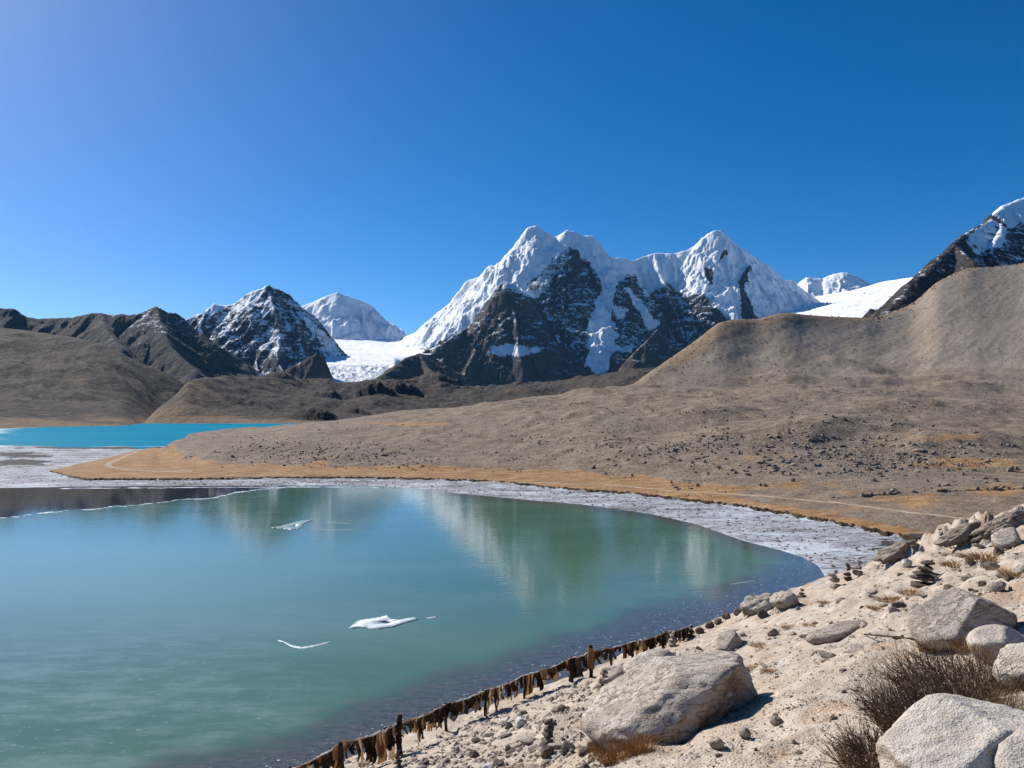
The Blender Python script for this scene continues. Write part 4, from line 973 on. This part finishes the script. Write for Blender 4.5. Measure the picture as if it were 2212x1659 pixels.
# ------------------------------------------------------------------ rocks on the stony rise across the pond
def on_ground(n, poly_u, cond, seed, pw=1.0):
    r = np.random.RandomState(seed); out = []
    while len(out) < n:
        u = r.uniform(*poly_u); v = r.uniform(838, 1110)
        t = cond(u, v, r)
        if t is None: continue
        out.append(t)
    return np.array(out)
def ground_hit(u, v):
    a = (u - CU) / FPX; d = (v - HV) / FPX
    ys = np.geomspace(95, 700, 420)
    fi = np.clip((u - GROUND_U[0]) / (GROUND_U[1] - GROUND_U[0]), 0, len(GROUND_U) - 1.001); i = int(fi)
    prof = np.interp(ys, GROUND_Y, GROUND_Z[:, i] * (1 - fi + i) + GROUND_Z[:, i + 1] * (fi - i))
    f = EYE - d * ys - prof
    if not (f < 0).any(): return None
    k = int(np.argmax(f < 0)); y = ys[k]
    return a * y, y, ground_z(a * y, y)
CLUST = [(1770, 975, 60, 12), (1900, 990, 55, 12), (1560, 955, 60, 10), (1450, 968, 40, 9), (1680, 990, 50, 10), (2010, 1012, 50, 9), (1830, 1000, 60, 12), (1880, 1076, 40, 6), (1330, 955, 60, 10), (700, 985, 70, 9), (860, 990, 50, 9), (1100, 988, 50, 8),
         (1300, 870, 80, 10), (1600, 880, 90, 12), (2180, 1040, 40, 12), (1180, 950, 70, 10), (560, 960, 60, 8)]
cand = []
r = np.random.RandomState(77)
while len(cand) < 8500:
    if r.rand() < .28:
        cu, cv, su, sv_ = CLUST[r.randint(len(CLUST))]; u = r.normal(cu, su); v = r.normal(cv, sv_ * 1.6)
        if not 350 < u < 2230: continue
    else:
        u = r.uniform(350, 2230); v = r.uniform(735, 1105)
    vb = c_base(u) + (0 if u < 1450 else 25); vt = c_crest(u) - (0 if u < 1350 else 18 if r.rand() < .7 else 110)
    if v > vb + 6 or v < vt + 2: continue
    dn = 0.5 * math.sin(u / 47.0 + 2 * math.sin(v / 13.0)) * math.sin(v / 11.0 + u / 90.0)
    dn += 0.35 * math.exp(-((u - 1750) / 330) ** 2 - ((v - 985) / 45) ** 2) + 0.25 * math.exp(-((u - 620) / 260) ** 2 - ((v - 985) / 25) ** 2) - (0.35 if u > 1500 and v > 1030 else 0)
    if r.rand() > 0.25 + 0.8 * dn: continue
    h = ground_hit(u, v)
    if h is None: continue
    sz = (0.07 + 0.36 * r.rand() ** 6) * max(1.0, h[1] / 260.0) * (1.2 if u > 1500 else 1.0)
    cand.append((*h, sz, u, v))
special = [(512, 936, 0.5), (504, 988, 0.8), (870, 918, 0.5), (1410, 890, 0.7), (1455, 975, 0.8), (1280, 1012, 0.9), (1520, 1000, 0.8), (1640, 1050, 0.55), (1775, 980, 1.1), (1980, 1020, 0.8), (1985, 975, 1.0), (2180, 1018, 1.0), (1970, 1086, 0.75), (1925, 1062, 0.7), (1905, 1078, 0.6),
           (1860, 1076, 0.6), (1925, 1080, 0.5), (1795, 1092, 0.45), (1895, 1112, 0.4), (2000, 1040, 0.6), (2160, 1050, 0.6), (1080, 985, 0.6), (830, 985, 0.7), (690, 930, 0.5), (1340, 975, 0.55), (1690, 1000, 0.8), (1820, 965, 0.8), (247, 1006, 0.3), (1015, 940, 0.4), (1275, 862, 0.6), (1720, 862, 0.7), (2143, 1100, 0.85)]
for (u, v, sz) in special:
    h = ground_hit(u, v)
    if h is not None: cand.append((*h, sz * 0.72, u, v))
cand = np.array(cand)
order = np.argsort(-cand[:, 3] / cand[:, 1])
big, small = cand[order[:290]], cand[order[290:]]
def rock_label(u, v, size, shape):
    col = np.searchsorted([520, 720, 930, 1130, 1340, 1480, 1600, 1720, 1850, 1980, 2100], u)
    where = ['near the tip of the grassy spit', 'below the dark pyramid peak', 'below the glacier', 'below the left foot of the twin-peaked mountain', 'straight below the twin summits', 'below the brown spur', 'below the left shoulder of the scree hill',
             'below the snowy dome peak', 'below the crest of the scree hill', 'below the small distant peak', 'below the craggy brown mountain', 'near the right edge of the picture'][col]
    vb = c_base(u) + (0 if u < 1450 else 25); vt = c_crest(u); q = (v - vt) / max(vb - vt, 1)
    row = 'topping the stony rise' if q < .2 else 'high on the rise' if q < .42 else 'midway up the rise' if q < .62 else 'low on the rise' if q < .85 else 'by the turf'
    return size + ' ' + shape + ' rock ' + row + ' ' + where
qs = np.quantile(big[:, 3] / big[:, 1], [.3, .6, .85])
for (x, y, z, s, u, v) in big:
    o = link('rock', with_mat(PLOW[rng.randint(8)], M_MORA), loc=(x, y, z + 0.2 * s))
    shp = rng.randint(3); ax, ay, az = ((1.45, 1.2, .55), (.85, .85, 1.05), (1.15, 1.0, .8))[shp]; j = rng.uniform(.9, 1.1, 3)
    o.scale = (s * ax * j[0], s * ay * j[1], s * az * j[2]); o.rotation_euler = (rng.uniform(-.3, .3), rng.uniform(-.3, .3), rng.uniform(0, 6.28))
    tag(o, rock_label(u, v, ('small', 'middling', 'large', 'very large')[int(np.searchsorted(qs, s / y))], ('flat', 'tall', 'blocky')[shp]), 'rock', 'rocks strewn over the stony rise')
r = np.random.RandomState(99); ex = []
for _ in range(420):
    u = r.uniform(1890, 2230) if r.rand() < .75 else r.uniform(1560, 1900); yy_ = c_topY(u) - abs(r.normal(0, 30)); xx_ = (u - CU) / FPX * yy_
    ex.append((xx_, yy_, ground_z(xx_, yy_), (0.5 + 2.2 * r.rand() ** 3) * (1 if u > 1890 else .55), u, 0))
for _ in range(3000):
    u = r.uniform(1400, 2240); q_ = r.rand() ** .8; ya_ = c_crestY(u); yy_ = ya_ + (c_topY(u) - ya_) * q_; xx_ = (u - CU) / FPX * yy_
    ex.append((xx_, yy_, ground_z(xx_, yy_), (0.22 + 1.1 * r.rand() ** 5) * yy_ / 700.0, u, 0))
small = np.vstack([small, np.array(ex)])
join_rocks('rubble', small[:, :3] + [0, 0, 0.04], small[:, 3], M_RUBB, 'small rubble strewn over the stony rise', sub=0, seed=520)
# dark cobbles frozen into the rime
U = rng.uniform(-100, 2010, 5000); q = rng.rand(5000)
ya, yb_ = yv(c_shore(U)), yv(c_turf(U), 0.4); Yc = np.clip(ya, 30, 200) + (yb_ - ya) * q
Yc = np.where(U < 330, yv(1050 + (968 - 1050) * q), Yc); Xc = (U - CU) / FPX * Yc
okc = (Yc > 58) & (Yc < 262) & ((U > 330) | (Yc < yv(c_turf(U), .4)) | (Yc > yv(c_turfN(U), .4)) | (U < 108)) & (bank_z(Xc, Yc) < 0.1)
Xc, Yc = Xc[okc][:2600], Yc[okc][:2600]
zc = np.array([ground_z(a, b) for a, b in zip(Xc, Yc)])
join_rocks('cobbles', np.stack([Xc, Yc, zc], -1), 0.05 + 0.22 * rng.rand(len(Xc)) ** 3, M_MORA, 'dark cobbles frozen into the rime along the shore', sub=0, seed=540, flat=0.6)

# ------------------------------------------------------------------ trodden paths
t = NT('trodden dust'); p_ = t.pos()
M_PATH = t.fin(t.mix(t.ramp(t.noise(p_, 0.8, 4), 0.3, 0.7), (0.30, 0.225, 0.155), (0.44, 0.355, 0.27)), 0.95, None, 0.1)
def path(pts, w, label):
    P = []
    pts = np.array(pts, float); uu = np.interp(np.linspace(0, 1, 90), np.linspace(0, 1, len(pts)), pts[:, 0]); vv = np.interp(np.linspace(0, 1, 90), np.linspace(0, 1, len(pts)), pts[:, 1])
    c = np.array([((u - CU) / FPX * yv(v, .7), yv(v, .7)) for u, v in zip(uu, vv)])
    c = c + 0.4 * np.stack([fbm(np.arange(90) / 9.0, np.zeros(90), 2, 170), fbm(np.arange(90) / 9.0, np.ones(90), 2, 171)], -1)
    d = np.gradient(c, axis=0); d /= np.linalg.norm(d, axis=1)[:, None]; nrm = np.stack([-d[:, 1], d[:, 0]], -1)
    for k in (-.5, -.2, .2, .5):
        q = c + nrm * k * w; P.append([(a, b, ground_z(a, b) + 0.07 - 0.09 * (abs(k) > .3)) for a, b in q])
    P = np.array(P)
    o = link('path', new_mesh('path', P.reshape(-1, 3), grid_faces(4, 90, True)), M_PATH)
    tag(o, label, kind='structure')
path([(1037, 1033.5), (1206, 1043), (1323, 1048), (1453, 1060), (1613, 1072), (1792, 1089), (1896, 1102), (2000, 1115), (2104, 1125), (2180, 1130)], 0.5, 'pale footpath along the turf above the frosted shore')
path([(309, 969), (290, 977), (273, 985), (252, 996), (234, 1006)], 1.3, 'pale footpath crossing the grassy spit to the lake')
path([(234, 1006), (250, 1011), (286, 1014), (340, 1016), (420, 1018)], 1.2, 'pale footpath along the near side of the grassy spit')

# ------------------------------------------------------------------ white ice on the pond
t = NT('snow crust on ice'); p_ = t.pos()
M_ICE = t.fin(t.mix(t.ramp(t.math('ADD', t.attr('rim'), t.math('MULTIPLY', t.math('SUBTRACT', t.noise(p_, 2.2, 5, .65), 0.5), 1.3)), 0.3, 0.8), t.mix(t.ramp(t.noise(p_, 3.0, 5), 0.35, 0.65), (0.48, 0.52, 0.58), (0.72, 0.75, 0.80)), (0.20, 0.30, 0.29)), 0.6, t.bump(t.noise(p_, 6, 4), 0.5, 0.03), 0.3)
def water_pt(U, V, z=0.012):
    y = EYE * FPX / (V - HV); return ((U - CU) / FPX * y, y, z)
M_THIN = NT('thin white ice').fin((0.25, 0.34, 0.33), 0.4, None, 0.3)
def floe(outer, inner, label, m=None):
    def dense(poly, n):
        p = np.array(poly + [poly[0]], float); s = np.concatenate([[0], np.cumsum(np.hypot(*np.diff(p, axis=0).T))]); q = np.linspace(0, s[-1], n, endpoint=False)
        return np.stack([np.interp(q, s, p[:, 0]), np.interp(q, s, p[:, 1])], -1)
    n = 72
    o = dense(outer, n); c = np.array(inner, float)
    o = o + 1.6 * np.stack([fbm(np.arange(n) * .45, np.zeros(n), 3, 180), .5 * fbm(np.arange(n) * .45, np.ones(n), 3, 181)], -1)
    ang = np.arctan2((o[:, 1] - c[1]) * 3, o[:, 0] - c[0])
    i = np.stack([c[0] + c[2] * np.cos(ang), c[1] + c[3] * np.sin(ang)], -1)
    md = 0.5 * (o + i)
    V_ = [water_pt(a, b, -0.01) for a, b in o] + [water_pt(a, b, 0.03) for a, b in o * .93 + md * .07] + [water_pt(a, b, 0.05) for a, b in md] + [water_pt(a, b, 0.035) for a, b in i] + [water_pt(a, b, -0.01) for a, b in i]
    F = [[r_ * n + k, r_ * n + (k + 1) % n, (r_ + 1) * n + (k + 1) % n, (r_ + 1) * n + k] for r_ in range(4) for k in range(n)]
    ob = link('ice_floe', new_mesh('ice_floe', np.array(V_), np.array(F)), m or M_ICE)
    attr(ob.data, 'rim', np.repeat([1.0, 0.62, 0.0, 0.5, 1.0], n))
    return tag(ob, label, 'ice', 'white ice patches on the pond')
def z4(zx, zy): return (576 + zx * .2604, 1226.9 + zy * .2604)
floe([z4(*q) for q in [(690, 480), (760, 420), (960, 390), (1010, 372), (1040, 408), (1120, 415), (1240, 393), (1275, 408), (1150, 442), (1070, 470), (920, 490), (830, 478)]], (*z4(1005, 438), 9, 2.2), 'star-shaped white ice patch with a dark hole in mid-pond')
def z7(zx, zy): return (518.4 + zx * .2604, 806.4 + zy * .2604)
floe([z7(*q) for q in [(270, 1275), (350, 1262), (440, 1238), (520, 1218), (620, 1210), (545, 1238), (515, 1282), (440, 1292), (370, 1282)]], (*z7(470, 1262), .6, .3), 'pale ragged ice patch on the far half of the pond', M_THIN)
def icestrip(pts, w, label, m=None):
    p = np.array(pts, float); n = 40
    q = np.stack([np.interp(np.linspace(0, 1, n), np.linspace(0, 1, len(p)), p[:, k]) for k in (0, 1)], -1)
    ww = w * np.sin(np.linspace(0.12, math.pi - 0.12, n)) * (1 + 0.5 * fbm(np.arange(n) * .5, np.zeros(n), 3, 190))
    V_ = [water_pt(a, b - k, -0.01) for (a, b), k in zip(q, ww)] + [water_pt(a, b, 0.03) for a, b in q] + [water_pt(a, b + k, -0.01) for (a, b), k in zip(q, ww)]
    ob = link('ice_floe', new_mesh('ice_floe', np.array(V_), grid_faces(3, n, True)), m or M_ICE)
    attr(ob.data, 'rim', np.repeat([0.8, 0.0, 0.8], n))
    return tag(ob, label, 'ice', 'white ice patches on the pond')
icestrip([z4(*q) for q in [(115, 580), (160, 590), (230, 625), (300, 640), (380, 630), (470, 610), (545, 590)]], 2.6, 'thin crescent of white ice left of the star-shaped patch')
icestrip([z7(*q) for q in [(670, 1288), (800, 1292), (960, 1288)]], .9, 'faint long ice streak on the far half of the pond', M_THIN)
icestrip([z7(*q) for q in [(735, 1228), (830, 1236), (930, 1240)]], .8, 'short ice streak above the faint long one', M_THIN)
icestrip([(1565, 1260), (1600, 1255), (1632, 1251)], 1.0, 'small ice streak near the right end of the pond', M_THIN)
icestrip([z4(1320, 402), z4(1420, 386)], 1.2, 'tiny ice fleck right of the star-shaped patch')
# chips of rime in the shallows
U = rng.uniform(560, 1780, 4000); off = np.abs(rng.normal(0, 26, 4000))
yw = BA / (BC - BB * (U - CU) / FPX); Vw = HV + FPX * EYE / yw
Vc = Vw - 6 - off; okk = (Vc > 1180)
U, Vc = U[okk][:900], Vc[okk][:900]
pts = np.array([water_pt(a, b, 0.0) for a, b in zip(U, Vc)])
join_rocks('ice_chips', pts, 0.012 + 0.045 * rng.rand(len(pts)) ** 3, M_ICE, 'white chips of ice in the shallows along the bank', sub=0, seed=560, flat=0.6)

# ================================================================== fence hung with faded scarves
def mat_cloth(name, col, col2, trans):
    t = NT(name); p = t.co('Object')
    n = t.noise(t.map(p, (6, 6, 2)), 1.0, 4)
    c = t.mix(t.ramp(n, 0.35, 0.65), col, col2)
    t.fin(c, 0.95, None, 0.05)
    tr = t.node('ShaderNodeBsdfTranslucent', {'Color': c}); mx = t.node('ShaderNodeMixShader', {'Fac': trans})
    t.l.new(t.b.outputs[0], mx.inputs[1]); t.l.new(tr.outputs[0], mx.inputs[2]); t.l.new(mx.outputs[0], t.out.inputs['Surface'])
    return t.m
CLOTH = [mat_cloth('soot brown cloth', (0.018, 0.012, 0.009), (0.05, 0.03, 0.018), 0.15), mat_cloth('dark brown cloth', (0.04, 0.023, 0.013), (0.09, 0.05, 0.025), 0.2),
         mat_cloth('ochre cloth', (0.20, 0.10, 0.04), (0.34, 0.19, 0.085), 0.3), mat_cloth('tan cloth', (0.32, 0.20, 0.11), (0.44, 0.31, 0.19), 0.3), mat_cloth('slate cloth', (0.06, 0.065, 0.08), (0.14, 0.14, 0.15), 0.2)]
t = NT('pale lit rail'); p_ = t.pos()
M_RAIL = t.fin(t.mix(t.ramp(t.noise(p_, 1.3, 3), 0.42, 0.58), (0.32, 0.20, 0.12), (0.70, 0.70, 0.72)), 0.7)  # whitish patches put the sunlit top line into the rail colour
M_POST = mat_stone('old post', (0.02, 0.014, 0.01), (0.06, 0.04, 0.026), (0.05, 0.03, 0.02), (0.015, 0.012, 0.01), 0.2)
def tube(path_, rad, sides=6):
    P = np.array(path_, float); n = len(P); T = np.gradient(P, axis=0); T /= np.linalg.norm(T, axis=1)[:, None]
    up = np.where(np.abs(T[:, 2:3]) > 0.9, np.array([[1.0, 0, 0]]), np.array([[0, 0, 1.0]]))
    A_ = np.cross(T, up); A_ /= np.linalg.norm(A_, axis=1)[:, None]; B_ = np.cross(T, A_)
    a = np.linspace(0, 2 * np.pi, sides, endpoint=False); rad = np.broadcast_to(rad, (n,))
    V_ = P[:, None] + rad[:, None, None] * (np.cos(a)[None, :, None] * A_[:, None] + np.sin(a)[None, :, None] * B_[:, None])
    F = [[i * sides + k, i * sides + (k + 1) % sides, (i + 1) * sides + (k + 1) % sides, (i + 1) * sides + k] for i in range(n - 1) for k in range(sides)]
    return V_.reshape(-1, 3), F
fence_marks = [(600, 1722, 1663), (745, 1672, 1594), (866, 1622, 1552), (966, 1570, 1511), (1050, 1537, 1482), (1133, 1502, 1452), (1232, 1466, 1416), (1274, 1456, 1400), (1363, 1418, 1381), (1430, 1392, 1362), (1490, 1366, 1345)]
FP = []
for (U, Vb, Vt) in fence_marks:
    x, y, z = bank_hit(U, Vb); FP.append((x, y, z, (Vb - Vt) / FPX * y))
FP = np.array(FP)
root = link('scarf_fence', None, loc=tuple(FP[5, :3])); root.empty_display_size = .3
tag(root, 'low fence along the shore hung with faded brown scarves', 'fence')
O = FP[5, :3]
rail = []
for i in range(len(FP) - 1):
    a, b = FP[i], FP[i + 1]
    for q in np.linspace(0, 1, 14, endpoint=(i == len(FP) - 2)):
        rail.append((a[0] + (b[0] - a[0]) * q - O[0], a[1] + (b[1] - a[1]) * q - O[1], (a[2] + a[3]) * (1 - q) + (b[2] + b[3]) * q - 0.07 * math.sin(math.pi * q) - O[2]))
rail = np.array(rail); rail += 0.012 * rng.normal(size=rail.shape)
V_, F = tube(rail, 0.022)
link('rail', new_mesh('rail', V_, np.array(F)), M_RAIL, root)
for i, (x, y, z, h) in enumerate(FP):
    hh = h + (0.20 if i in (2, 7) else -0.02); r0 = 0.08 if i in (2, 6, 7) else 0.05
    zz = np.linspace(-0.15, hh, 12); pth = np.stack([0.02 * np.sin(zz * 5 + i), 0.015 * np.cos(zz * 4), zz], -1)
    V_, F = tube(pth, r0 * (1 + 0.35 * np.array([fbm(np.array([q * 4 + i]), np.array([i * 1.7]), 2, 200)[0] for q in zz])), 9)
    V_ = np.vstack([V_, pth[-1] + [0, 0, 0.03]]); nv = len(V_) - 1; base = 11 * 9
    F4 = F + [[base + k, base + (k + 1) % 9, nv, nv] for k in range(9)]
    me = bpy.data.meshes.new('post'); me.from_pydata(V_.tolist(), [], [list(dict.fromkeys(q)) for q in F4]); me.polygons.foreach_set('use_smooth', [True] * len(me.polygons))
    link('post', me, M_POST, root, (x - O[0], y - O[1], z - O[2]))
# the tall post wears a tan wrap and a dark knot
x, y, z, h = FP[7]
zz = np.linspace(h * 0.35, h + 0.13, 10); V_, F = tube(np.stack([0 * zz, 0 * zz, zz], -1), 0.10 + 0.035 * np.sin(np.linspace(0.3, 3.0, 10)), 12)
link('cloth_wrap', new_mesh('cloth_wrap', V_, np.array(F)), CLOTH[2], root, (x - O[0], y - O[1], z - O[2]))
SC_MESH = []
for k in range(14):
    r = np.random.RandomState(700 + k); n = 7; w = r.uniform(.05, .12); L = 1.0
    q = np.linspace(0, 1, n); xs = np.linspace(-.5, .5, 4)
    Zs_ = -q[:, None] * L + 0.06 * r.normal(size=(1, 4)) * q[:, None]
    Xs_ = xs[None, :] * w * (1 + 0.7 * q[:, None] * r.uniform(-.3, 1)) + 0.05 * np.sin(q[:, None] * 4 + r.uniform(0, 6)) * q[:, None]
    Ys_ = 0.03 * np.sin(xs[None, :] * 9 + r.uniform(0, 6)) + 0.05 * np.sin(q[:, None] * 5 + r.uniform(0, 6)) * q[:, None] + 0.02
    SC_MESH.append(new_mesh('scarf', np.stack([Xs_, Ys_ + 0 * Zs_, Zs_], -1).reshape(-1, 3), grid_faces(n, 4)))
seglen = np.hypot(*np.diff(rail[:, :2], axis=0).T); cum = np.concatenate([[0], np.cumsum(seglen)])
d = 0.05; ns = 0
while d < cum[-1] and ns < 285:
    p = np.array([np.interp(d, cum, rail[:, k]) for k in range(3)])
    p2 = np.array([np.interp(min(d + .1, cum[-1]), cum, rail[:, k]) for k in range(3)])
    yw_ = math.atan2(p2[1] - p[1], p2[0] - p[0])
    clump = fbm(np.array([d * 1.1]), np.array([0.3]), 2, 210)[0]
    L = float(np.clip(0.38 + 0.34 * clump + rng.uniform(-.2, .26) + (.25 if rng.rand() < .07 else 0), .12, .9))
    hgt = float(p[2] + O[2] - bank_z(p[0] + O[0], p[1] + O[1])); L = min(L, max(hgt * 0.92, .15))
    m = rng.choice(5, p=[.58, .22, .08, .05, .07])
    if L > 0.52 and rng.rand() < .25: m = rng.choice([2, 3])
    o = link('scarf', with_mat(SC_MESH[rng.randint(14)], CLOTH[m]), parent=root)
    o.location = p + np.array([0, 0, 0.02]); o.rotation_euler = (rng.uniform(-.1, .1), rng.uniform(-.08, .08), yw_ + rng.uniform(-.35, .35)); o.scale = (rng.uniform(1.0, 2.3), 1, L)
    d += rng.uniform(.05, .115) * (1.4 if clump < -0.35 else 1); ns += 1

# ================================================================== dry plants
def mat_plant(name, a, b):
    t = NT(name); g = t.node('ShaderNodeNewGeometry').outputs['Random Per Island']
    return t.fin(t.mix(g, a, b), 0.85, None, 0.1)
M_TWIG = mat_plant('dry twigs', (0.055, 0.036, 0.022), (0.33, 0.23, 0.15))
M_TUFT = mat_plant('dry tawny grass', (0.20, 0.10, 0.035), (0.46, 0.27, 0.12))
M_BRUSH = mat_plant('dark dry brush', (0.05, 0.03, 0.016), (0.22, 0.12, 0.05))
def blades(n, R, H, w, seed, lean=0.5, flat=(1, 1), curl=0.3, seg=3):
    r = np.random.RandomState(seed)
    rr = R * np.sqrt(r.rand(n)); a = r.uniform(0, 6.28, n); bx, by = rr * np.cos(a) * flat[0], rr * np.sin(a) * flat[1]
    dx, dy = np.cos(a) * rr / R * lean + r.normal(0, .22, n), np.sin(a) * rr / R * lean + r.normal(0, .22, n)
    L = H * r.uniform(.5, 1.15, n); q = np.linspace(0, 1, seg + 1)
    cx = bx[:, None] + dx[:, None] * L[:, None] * (q + curl * q * q); cy = by[:, None] + dy[:, None] * L[:, None] * (q + curl * q * q)
    cz = L[:, None] * (q - 0.25 * q * q * np.clip(np.hypot(dx, dy), 0, 1.2)[:, None]) - 0.02
    wa = r.uniform(0, 6.28, n); wx, wy = np.cos(wa)[:, None] * w * (1 - 0.85 * q), np.sin(wa)[:, None] * w * (1 - 0.85 * q)
    V_ = np.stack([np.stack([cx - wx, cy - wy, cz], -1), np.stack([cx + wx, cy + wy, cz], -1)], 2)   # n, seg+1, 2, 3
    F = np.array([[2 * k, 2 * k + 1, 2 * k + 3, 2 * k + 2] for k in range(seg)])
    F = (F[None] + (np.arange(n) * 2 * (seg + 1))[:, None, None]).reshape(-1, 4)
    return V_.reshape(-1, 3), F
def twigs(n, rad, H, seed, dirbias=(-0.5, -0.15)):
    """bare branching shrub: stems with side shoots, as thin three-sided tubes"""
    r = np.random.RandomState(seed); VV, FF = [], []; off = 0
    def add(P, r0, r1):
        nonlocal off
        V_, F = tube(P, np.linspace(r0, r1, len(P)), 3)
        VV.append(V_); FF.append(np.array(F) + off); off += len(V_)
    for _ in range(n):
        a = r.uniform(0, 6.28); rr = math.sqrt(r.rand()) * rad
        b = np.array([rr * math.cos(a), rr * math.sin(a), -0.03])
        dv = np.array([0.55 * math.cos(a) * rr / rad + dirbias[0] * .6 + r.normal(0, .3), 0.45 * math.sin(a) * rr / rad + dirbias[1] + r.normal(0, .3), r.uniform(.6, 1.1)])
        dv /= np.linalg.norm(dv); L = H * r.uniform(.55, 1.1); q = np.linspace(0, 1, 4)[:, None]
        bend = r.normal(0, .14, 3) * L
        P = b + dv * L * q + bend * q * q + r.normal(0, .015, (4, 3)) * q
        add(P, 0.0052, 0.0018)
        for _s in range(r.randint(2, 5)):
            t0 = r.uniform(.25, .9); s0 = b + dv * L * t0 + bend * t0 * t0
            sd = dv + r.normal(0, .55, 3); sd[2] = abs(sd[2]); sd /= np.linalg.norm(sd)
            l2 = L * r.uniform(.18, .4); add(np.array([s0, s0 + sd * l2 * .55 + r.normal(0, .008, 3), s0 + sd * l2]), 0.0026, 0.001)
    return np.vstack(VV), np.vstack(FF)
def plant(name, U, V, geom, mat, label, cat, group=None, sz=(1, 1, 1), yaw=0):
    x, y, z = bank_hit(U, V)
    me = new_mesh(name, geom[0], geom[1], False) if isinstance(geom, tuple) else geom
    o = link(name, me, mat, loc=(x, y, z)); o.scale = sz; o.rotation_euler = (0, 0, yaw)
    return tag(o, label, cat, group)
plant('shrub', 2030, 1565, twigs(1050, .64, .48, 801), M_TWIG, 'large bare twiggy shrub between the two pale boulders at right', 'shrub')
plant('shrub', 1915, 1650, twigs(650, .44, .34, 802), M_TWIG, 'lower bare shrub beside the smooth domed boulder', 'shrub')
plant('shrub', 2100, 1495, twigs(850, .78, .48, 803), M_TWIG, 'bare shrub behind, in front of the low rounded boulder', 'shrub')
plant('shrub', 1870, 1668, blades(700, .16, .13, .004, 804, lean=.7), M_TUFT, 'rusty grassy clump at the bottom edge under the bare shrub', 'shrub')
T = [new_mesh('tuft', *blades(420, .5, .5, .012, 810 + k, lean=.8), False) for k in range(4)]
T2 = [new_mesh('tuft', *blades(380, .5, .34, .012, 820 + k, lean=.9), False) for k in range(3)]
gt = 'tufts of dry grass on the bank'
plant('grass_tuft', 1330, 1632, T[0], M_TUFT, 'big tawny grass tuft at the front foot of the large slab', 'grass', gt, (.55, .35, .5))
plant('grass_tuft', 1375, 1612, T[1], M_TUFT, 'tawny grass tuft growing up the front of the large slab', 'grass', gt, (.4, .3, .55))
plant('grass_tuft', 1295, 1612, T[2], M_TUFT, 'small tawny tuft at the left foot of the large slab', 'grass', gt, (.3, .25, .35))
plant('grass_tuft', 2030, 1398, T[3], M_BRUSH, 'dark brown brush at the left foot of the pointed boulder', 'grass', gt, (.65, .4, .55))
plant('grass_tuft', 2080, 1400, T[1], M_BRUSH, 'dark brown brush under the pointed boulder face', 'grass', gt, (.5, .4, .5), 1.0)
plant('grass_tuft', 2000, 1402, T2[0], M_TUFT, 'rust tuft at the corner of the pointed boulder', 'grass', gt, (.3, .2, .4))
for k, (U, V, s, lab) in enumerate([(1925, 1295, .9, 'long tawny tuft on the bank below the dark slab stack'), (1960, 1280, .8, 'tawny tuft right below the dark slab stack'), (1890, 1312, .6, 'thin brown tuft left of the tawny ones'),
                                    (1975, 1318, .5, 'tawny tuft behind the pointed boulder'), (1700, 1352, .6, 'brown tuft on the sand right of the solitary boulder'), (1745, 1348, .5, 'dark tuft on the sand left of the ledge rock'),
                                    (1640, 1390, .6, 'brown tuft right of the solitary boulder foot'), (1620, 1440, .45, 'brown tuft just above the large slab'), (1660, 1445, .4, 'thin tuft above the right end of the large slab'),
                                    (2120, 1205, 1.3, 'rusty brush patch on the upper bank'), (2060, 1222, 1.1, 'brown brush left of the rusty patch'), (1420, 1455, .5, 'brown tuft on the flat rock by the fence'),
                                    (1350, 1472, .45, 'brown tuft behind the large slab'), (1100, 1655, .35, 'brown tuft at the bottom edge'), (2190, 1240, 1.0, 'tawny patch of grass at the right edge'), (1780, 1300, .6, 'sparse tuft behind the wide shore stack')]):
    plant('grass_tuft', U, V, T2[k % 3], M_TUFT if k % 3 else M_BRUSH, lab, 'grass', gt, (s, s * .7, s * .42), k)
# two thin dark sticks on the sand
def stick(p0, p1, rad, label):
    a = np.array(bank_hit(*p0)); b = np.array(bank_hit(*p1)); q = np.linspace(0, 1, 12)[:, None]
    P = a + (b - a) * q; P[:, 2] = P[:, 2] + np.max(bank_z(P[:, 0], P[:, 1]) - P[:, 2]) + rad
    c = P.mean(0); V_, F = tube(P - c, np.linspace(rad, rad * .7, 12), 5)
    o = link('stick', new_mesh('stick', V_, np.array(F)), M_POST, loc=tuple(c)); tag(o, label, 'stick', 'thin sticks on the sand')
stick((1859, 1369), (1975, 1380), 0.016, 'upper thin black stick lying left of the pointed boulder')
stick((1885, 1374), (1972, 1386), 0.012, 'lower thin black stick lying left of the pointed boulder')

# ================================================================== thin mountain air
hz = NT('haze'); hz.n.remove(hz.b)
pv = hz.node('ShaderNodeVolumePrincipled', {'Color': (0.28, 0.58, 1.0), 'Density': 1.0e-5, 'Anisotropy': 0.1})
hz.l.new(pv.outputs[0], hz.out.inputs['Volume'])
b = np.array([[-12000, -400, -7.2], [12000, -400, -7.2], [12000, 11500, -7.2], [-12000, 11500, -7.2]], float)
bv = np.concatenate([b, b + [0, 0, 2007.2]])
hm_ = new_mesh('haze', bv, np.array([[3, 2, 1, 0], [4, 5, 6, 7], [0, 1, 5, 4], [1, 2, 6, 5], [2, 3, 7, 6], [3, 0, 4, 7]]), False)
tag(link('haze', hm_, hz.m), 'thin blue haze over the whole valley', kind='stuff')
